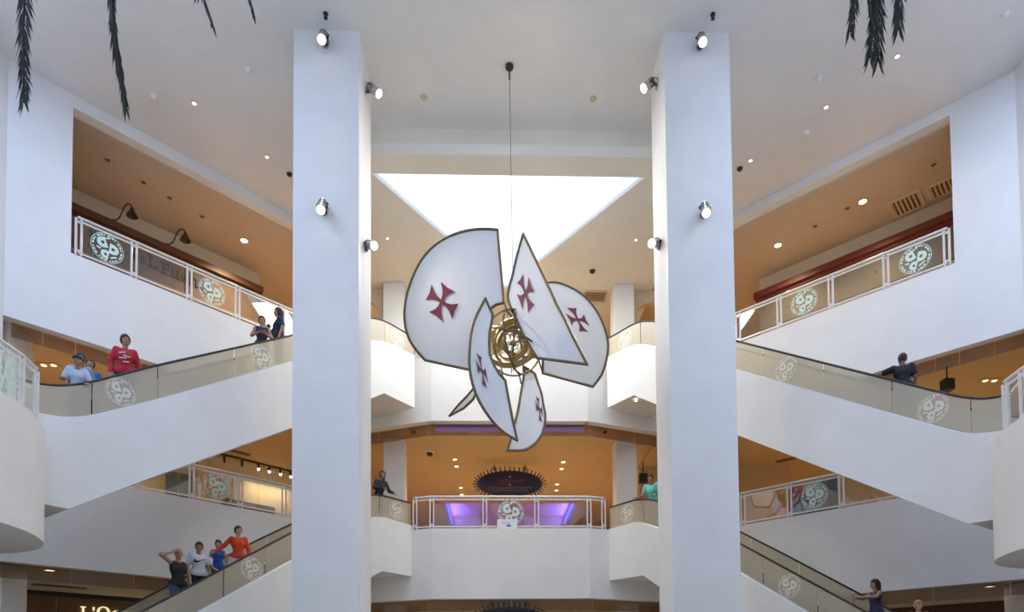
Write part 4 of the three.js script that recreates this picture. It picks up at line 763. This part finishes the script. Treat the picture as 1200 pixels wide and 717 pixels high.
// o: h height, at position, face heading (0 looks at the camera), arms: [elbow, wrist, hand direction] in a 1.7 m frame, left then right
function person(label, o) {
  const t = thing('person', label, 'person', o.at); t.rotation.y = o.face; t.scale.setScalar(o.h / 1.7);
  const L = o.lean || 0, X = o.wide || 1, sk = SKIN[o.skin || 'tan'];
  const ln = (x, y, z) => [x, y, z + L * Math.max(0, y - 0.95)];
  const shL = ln(-0.16 * X, 1.385, 0), shR = ln(0.16 * X, 1.385, 0), neck = ln(0, 1.43, 0), hc = ln(0, 1.585, 0.02);
  const arms = o.arms || [[[-0.25, 1.12, -0.03], [-0.25, 0.88, 0.06], [0, -1, 0.2]], [[0.25, 1.12, -0.03], [0.25, 0.88, 0.06], [0, -1, 0.2]]];
  const torso = [[ln(0, 1.0, 0), ln(0, 1.22, 0.01), 0.112 * X, 0.118 * X], [ln(-0.05, 1.25, 0.01), ln(0.05, 1.25, 0.01), 0.11 * X, 0.11 * X], [ln(-0.09 * X, 1.34, 0), ln(0.09 * X, 1.34, 0), 0.078, 0.078]];
  const hips = [[[-0.07 * X, 0.93, 0], [0.07 * X, 0.93, 0], 0.112 * X, 0.112 * X]];
  const legs = [], feet = [];
  for (const s of [-1, 1]) {
    legs.push([[s * 0.085 * X, 0.9, 0], [s * 0.1, 0.49, 0.015], 0.088 * X, 0.058], [[s * 0.1, 0.49, 0.015], [s * 0.105, 0.1, -0.02], 0.056, 0.037]);
    feet.push([[s * 0.105, 0.05, -0.03], [s * 0.125, 0.04, 0.15], 0.042, 0.034]);
  }
  const upper = [], fore = [], hands = [];
  [[shL, arms[0], -1], [shR, arms[1], 1]].forEach(([sh, [e, w, hd], s]) => { upper.push([sh, e, 0.048 * X, 0.038]); fore.push([e, w, 0.039, 0.027]); hands.push([w, handBones(w, hd, s, o.curl || 0.6)]); });
  const headB = p => {
    const x = p[0] - hc[0], y = p[1] - hc[1], z = p[2] - hc[2], c = Math.cos(o.turn || 0), s = Math.sin(o.turn || 0), xr = x * c - z * s, zr = x * s + z * c, q = [xr, y, zr];
    let d = (Math.sqrt((xr / 0.075) ** 2 + ((y - 0.015) / 0.105) ** 2 + ((zr + 0.008) / 0.093) ** 2) - 1) * 0.078;
    d = smin(d, cap(q, [0, -0.07, 0.045], [0, -0.03, 0.03], 0.036, 0.05), 0.03);
    d = smin(d, cap(q, [0, 0.012, 0.083], [0, -0.022, 0.1], 0.01, 0.015), 0.015);
    d = smin(d, cap(q, [-0.03, 0.03, 0.075], [0.03, 0.03, 0.075], 0.014, 0.014), 0.02);
    for (const k of [-1, 1]) d = smin(d, cap(q, [k * 0.076, 0.012, -0.012], [k * 0.078, -0.02, -0.005], 0.012, 0.009), 0.008);
    return smin(d, cap(p, neck, [hc[0], hc[1] - 0.06, hc[2] - 0.02], 0.055, 0.05), 0.03);
  };
  const body = [surface(bones([...torso, ...hips, ...legs, ...feet, ...upper, ...fore], 0.045), [0, 0.78, 0.05], 0.86, 66), surface(headB, [hc[0], hc[1] - 0.03, hc[2]], 0.17, 38)];
  for (const [w, hb] of hands) { const c = V3(...hb[3][1]).lerp(V3(...w), 0.5); body.push(surface(bones([...hb, [w, w, 0.026, 0.026]], 0.012), [c.x, c.y, c.z], 0.12, 38)); }
  localPart('body', body.map(g => { g.deleteAttribute('uv'); return g; }), sk, t);
  const fx = (x, y, z) => { const c = Math.cos(o.turn || 0), s = Math.sin(o.turn || 0); return [hc[0] + x * c + z * s, hc[1] + y, hc[2] - x * s + z * c]; };
  localPart('eyes', [-1, 1].map(k => { const e = fx(k * 0.03, 0.012, 0.082); return new THREE.SphereGeometry(0.011, 10, 8).scale(1, 0.6, 0.7).translate(...e); }), eyeMat, t);
  { const e = fx(0, -0.052, 0.083); localPart('mouth', new THREE.SphereGeometry(0.02, 12, 8).scale(1, 0.3, 0.4).translate(...e), lipMat, t); }
  // clothing
  const off = 0.015, grow = l => l.map(([a, b, r, q]) => [a, b, r + off, q + off]);
  const hem = o.hem || 0.86, topB = [...grow(torso), ...grow(hips)];
  if (o.sleeve === 'long') topB.push(...grow(upper), ...grow(fore)); else if (o.sleeve !== 'none') topB.push(...upper.map(([a, b, r, q]) => [a, a.map((v, i) => v + (b[i] - v) * 0.72), r + off + 0.006, q + off + 0.014]));
  const nk = [neck[0], neck[1] + 0.05, neck[2] + 0.02], f = bones(topB, 0.032);
  localPart('shirt', surface(p => { let d = f(p); d = Math.max(d, hem - p[1]); if (o.sleeve === 'none') d = Math.max(d, 0.045 - Math.hypot(Math.abs(p[0]) - 0.21 * X, p[1] - 1.4) - 0.0); return Math.max(d, 0.095 - Math.hypot(p[0] - nk[0], (p[1] - nk[1]) * 0.9, (p[2] - nk[2]) * 0.9)); }, [0, 1.12, 0.1], o.sleeve === 'long' ? 0.62 : 0.48, 50).deleteAttribute('uv'), o.shirt, t, o.shirtLabel);
  const slim = l => l.map(([a, b, r, q]) => [a, b, r + 0.008, q + 0.008]), lg = bones([...slim(hips), ...slim(legs)], 0.045), cut = o.shorts ? 0.42 : 0.07;
  localPart('trousers', surface(p => Math.max(lg(p), cut - p[1], p[1] - 0.98), [0, 0.52, 0], 0.52, 46).deleteAttribute('uv'), o.legs || std(0.02, 0.025, 0.045, 0.8), t);
  localPart('shoes', surface(p => Math.max(bones(grow(feet), 0.02)(p), p[1] - 0.1), [0, 0.08, 0.06], 0.24, 34).deleteAttribute('uv'), o.shoes || std(0.03, 0.03, 0.03, 0.6), t);
  // hair
  if (o.hair !== 'none') {
    const hm = o.hairMat || std(0.02, 0.013, 0.01, 0.6), long = o.hair === 'long';
    localPart(o.hair === 'cap' ? 'cap' : 'hair', surface(p => {
      const x = p[0] - hc[0], y = p[1] - hc[1], z = p[2] - hc[2], c = Math.cos(o.turn || 0), s = Math.sin(o.turn || 0), xr = x * c - z * s, zr = x * s + z * c;
      let d = (Math.sqrt((xr / 0.096) ** 2 + ((y - 0.024) / 0.124) ** 2 + ((zr + 0.012) / 0.112) ** 2) - 1) * 0.09;
      const face = o.hair === 'cap' ? 0.035 - y : Math.min(zr - 0.02 + Math.max(0, y - 0.03) * -2.2, 0.2);
      d = Math.max(d, o.hair === 'cap' ? 0.03 - y : face); if (!long && o.hair !== 'cap') d = Math.max(d, -0.055 - y);
      if (o.hair === 'cap') d = Math.min(d, Math.max(Math.hypot(xr * 1.1, zr - 0.09) - 0.075, Math.abs(y - 0.035) - 0.008));
      if (long) d = smin(d, Math.max(cap([xr, y, zr], [0, 0.0, -0.06], [0, -0.3, -0.085], 0.075, 0.06), zr + 0.0), 0.03);
      return d;
    }, [hc[0], hc[1] - (long ? 0.12 : 0), hc[2]], long ? 0.3 : 0.19, long ? 56 : 40).deleteAttribute('uv'), hm, t);
  }
  return t;
}
function onEsc(key, s, off) { const e = ESC[key], p = e.at(s, e.stepY(s), off); return p; }
const rgb = (r, g, b) => std(r, g, b, 0.85), NAVY = rgb(0.015, 0.02, 0.05), BLACK = rgb(0.012, 0.012, 0.015), JEANS = rgb(0.05, 0.08, 0.15), WHITE = rgb(0.62, 0.63, 0.70);
const armDown = (k) => [[k * 0.25, 1.12, -0.03], [k * 0.26, 0.88, 0.06], [0, -1, 0.2]];
const armRail = (k) => [[k * 0.27, 1.13, 0.08], [k * 0.3, 1.03, 0.3], [k * 0.2, -0.2, 1]];
const armFold = (k) => [[k * 0.25, 1.12, 0.08], [k * 0.06, 1.16, 0.24], [-k, 0.1, 0.2]];
// upper left escalator
const boy = person('boy in a red shirt with white print riding the upper left escalator', { at: onEsc('UL', 0.82, 0.6), h: 1.72, face: 0.5, turn: 0.25, skin: 'tan', shirt: rgb(0.42, 0.012, 0.03), sleeve: 'long', hair: 'short', hem: 0.8 });
{
  const g = []; for (const [x, y, w, a] of [[-0.05, 1.28, 0.12, 0.3], [0.03, 1.22, 0.13, -0.15], [-0.04, 1.17, 0.14, 0.2], [0.02, 1.1, 0.1, 0.1]]) g.push(new THREE.BoxGeometry(w, 0.022, 0.012).rotateZ(a).translate(x, y, 0.148));
  localPart('shirt_print', g, rgb(0.7, 0.55, 0.58), boy, 'white print');
}
person('child in a dark cap and pale blue shirt leaning on the upper left escalator handrail', { at: onEsc('UL', 0.0, 0.48), h: 1.42, face: 0.6, turn: -0.5, lean: 0.25, skin: 'tan', shirt: rgb(0.45, 0.55, 0.72), sleeve: 'short', hair: 'cap', hairMat: NAVY, arms: [armRail(-1), [[0.27, 1.13, 0.12], [0.2, 1.02, 0.34], [-0.3, -0.2, 1]]] });
person('child in a grey shirt looking down, behind the child in the dark cap', { at: onEsc('UL', 0.2, 0.95), h: 1.56, face: 0.4, turn: 0.2, lean: 0.15, skin: 'tan', shirt: rgb(0.32, 0.33, 0.42), sleeve: 'short', hair: 'short' });
person('child in a bright blue shirt beside the boy in red', { at: onEsc('UL', 0.42, 1.2), h: 1.48, face: 0.7, turn: -0.4, skin: 'light', shirt: rgb(0.03, 0.13, 0.5), sleeve: 'short', hair: 'short', hairMat: rgb(0.10, 0.05, 0.03) });
person('woman in a dark strapless top with folded hands on the upper left escalator', { at: onEsc('UL', 3.64, 0.6), h: 1.56, face: 0.35, turn: 0, skin: 'tan', shirt: NAVY, sleeve: 'none', hair: 'short', hairMat: rgb(0.07, 0.035, 0.02), arms: [armFold(-1), armFold(1)] });
person('long-haired woman in a navy shirt on the upper left escalator beside the wall', { at: onEsc('UL', 4.09, 0.65), h: 1.7, face: -1.0, turn: -0.2, skin: 'tan', shirt: NAVY, sleeve: 'short', hair: 'long', hairMat: rgb(0.05, 0.02, 0.015), arms: [armFold(-1), armDown(1)] });
// lower left escalator
person('man in a black tank top with one hand on his head', { at: onEsc('LL', -4.67, 0.5), h: 1.76, face: 0.9, turn: -0.3, skin: 'tan', shirt: BLACK, sleeve: 'none', hair: 'none', legs: JEANS, arms: [[[-0.42, 1.5, 0.12], [-0.17, 1.6, 0.1], [1, 0.5, -0.2]], armDown(1)] });
const whiteShirtMan = person('man in a white T-shirt with a dark curved mark on the chest', { at: onEsc('LL', -4.04, 1.0), h: 1.62, wide: 1.12, face: 0.7, turn: -0.3, skin: 'tan', shirt: WHITE, sleeve: 'short', hair: 'short', legs: NAVY, arms: [armDown(-1), armRail(1)] });
{
  const sh = new THREE.Shape(); sh.moveTo(-0.09, -0.01); sh.quadraticCurveTo(-0.1, -0.06, -0.04, -0.045); sh.lineTo(0.12, 0.035); sh.lineTo(-0.03, -0.015); sh.quadraticCurveTo(-0.07, -0.025, -0.075, 0.015); sh.closePath();
  localPart('shirt_print', new THREE.ExtrudeGeometry(sh, { depth: 0.012, bevelEnabled: false }).scale(1.5, 1.5, 1).translate(-0.02, 1.25, 0.148), BLACK, whiteShirtMan, 'dark curved check mark');
}
person('girl with long dark hair in a blue top, standing behind the man in white', { at: onEsc('LL', -3.5, 1.25), h: 1.42, face: 0.5, turn: -0.3, skin: 'light', shirt: rgb(0.03, 0.10, 0.42), sleeve: 'none', hair: 'long', arms: [armDown(-1), armDown(1)] });
person('woman in an orange red long-sleeved top, reaching back with one arm', { at: onEsc('LL', -3.36, 0.55), h: 1.6, face: 0.3, turn: 0.5, skin: 'light', shirt: rgb(0.62, 0.06, 0.015), sleeve: 'long', hair: 'short', hairMat: rgb(0.08, 0.04, 0.025), legs: WHITE, arms: [[[-0.34, 1.2, -0.05], [-0.52, 1.02, 0.05], [-1, -0.5, 0]], armDown(1)] });
// right side
person('man in a black T-shirt stretching an arm along the upper right escalator handrail', { at: onEsc('UR', 0.92, 0.55), h: 1.5, face: 2.7, turn: 0.5, skin: 'brown', shirt: BLACK, sleeve: 'short', hair: 'short', wide: 1.15, arms: [armDown(-1), [[0.44, 1.34, 0.06], [0.72, 1.27, 0.08], [1, -0.1, 0]]] });
person('woman with long dark hair and a navy top on the lower right escalator', { at: onEsc('LR', -5.55, 0.7), h: 1.54, face: -1.5, turn: -0.2, skin: 'tan', shirt: rgb(0.025, 0.025, 0.07), sleeve: 'none', hair: 'long', hairMat: rgb(0.035, 0.015, 0.01), arms: [[[-0.25, 1.28, 0.16], [-0.05, 1.26, 0.4], [0.5, 0, 1]], [[0.25, 1.28, 0.16], [0.05, 1.28, 0.42], [-0.5, 0, 1]]] });
person('blond child further down the lower right escalator', { at: onEsc('LR', -6.26, 0.95), h: 1.5, face: -0.3, turn: 0.2, skin: 'light', shirt: rgb(0.5, 0.3, 0.3), sleeve: 'short', hair: 'short', hairMat: rgb(0.45, 0.25, 0.09) });
person('person in a dark jacket bending over the handrail beside the left column', { at: onEsc('LL', 0.62, 0.5), h: 1.62, face: 0.7, turn: -0.6, lean: 0.35, skin: 'tan', shirt: rgb(0.02, 0.022, 0.035), sleeve: 'long', hair: 'long', arms: [[[-0.25, 1.15, 0.2], [-0.1, 1.1, 0.45], [0.4, -0.2, 1]], [[0.28, 1.14, 0.18], [0.3, 1.02, 0.42], [0.1, -0.6, 1]]] });
person('person in a turquoise shirt leaning on the handrail beside the right column', { at: onEsc('LR', 0.25, 0.42), h: 1.56, face: -0.7, turn: 0.4, lean: 0.35, wide: 1.2, skin: 'tan', shirt: rgb(0.16, 0.58, 0.50), sleeve: 'short', hair: 'short', arms: [[[-0.32, 1.13, 0.15], [-0.42, 1.03, 0.35], [-0.3, -0.4, 1]], [[0.3, 1.13, 0.12], [0.26, 1.03, 0.35], [-0.2, -0.3, 1]]] });
renderer.render(scene, camera);
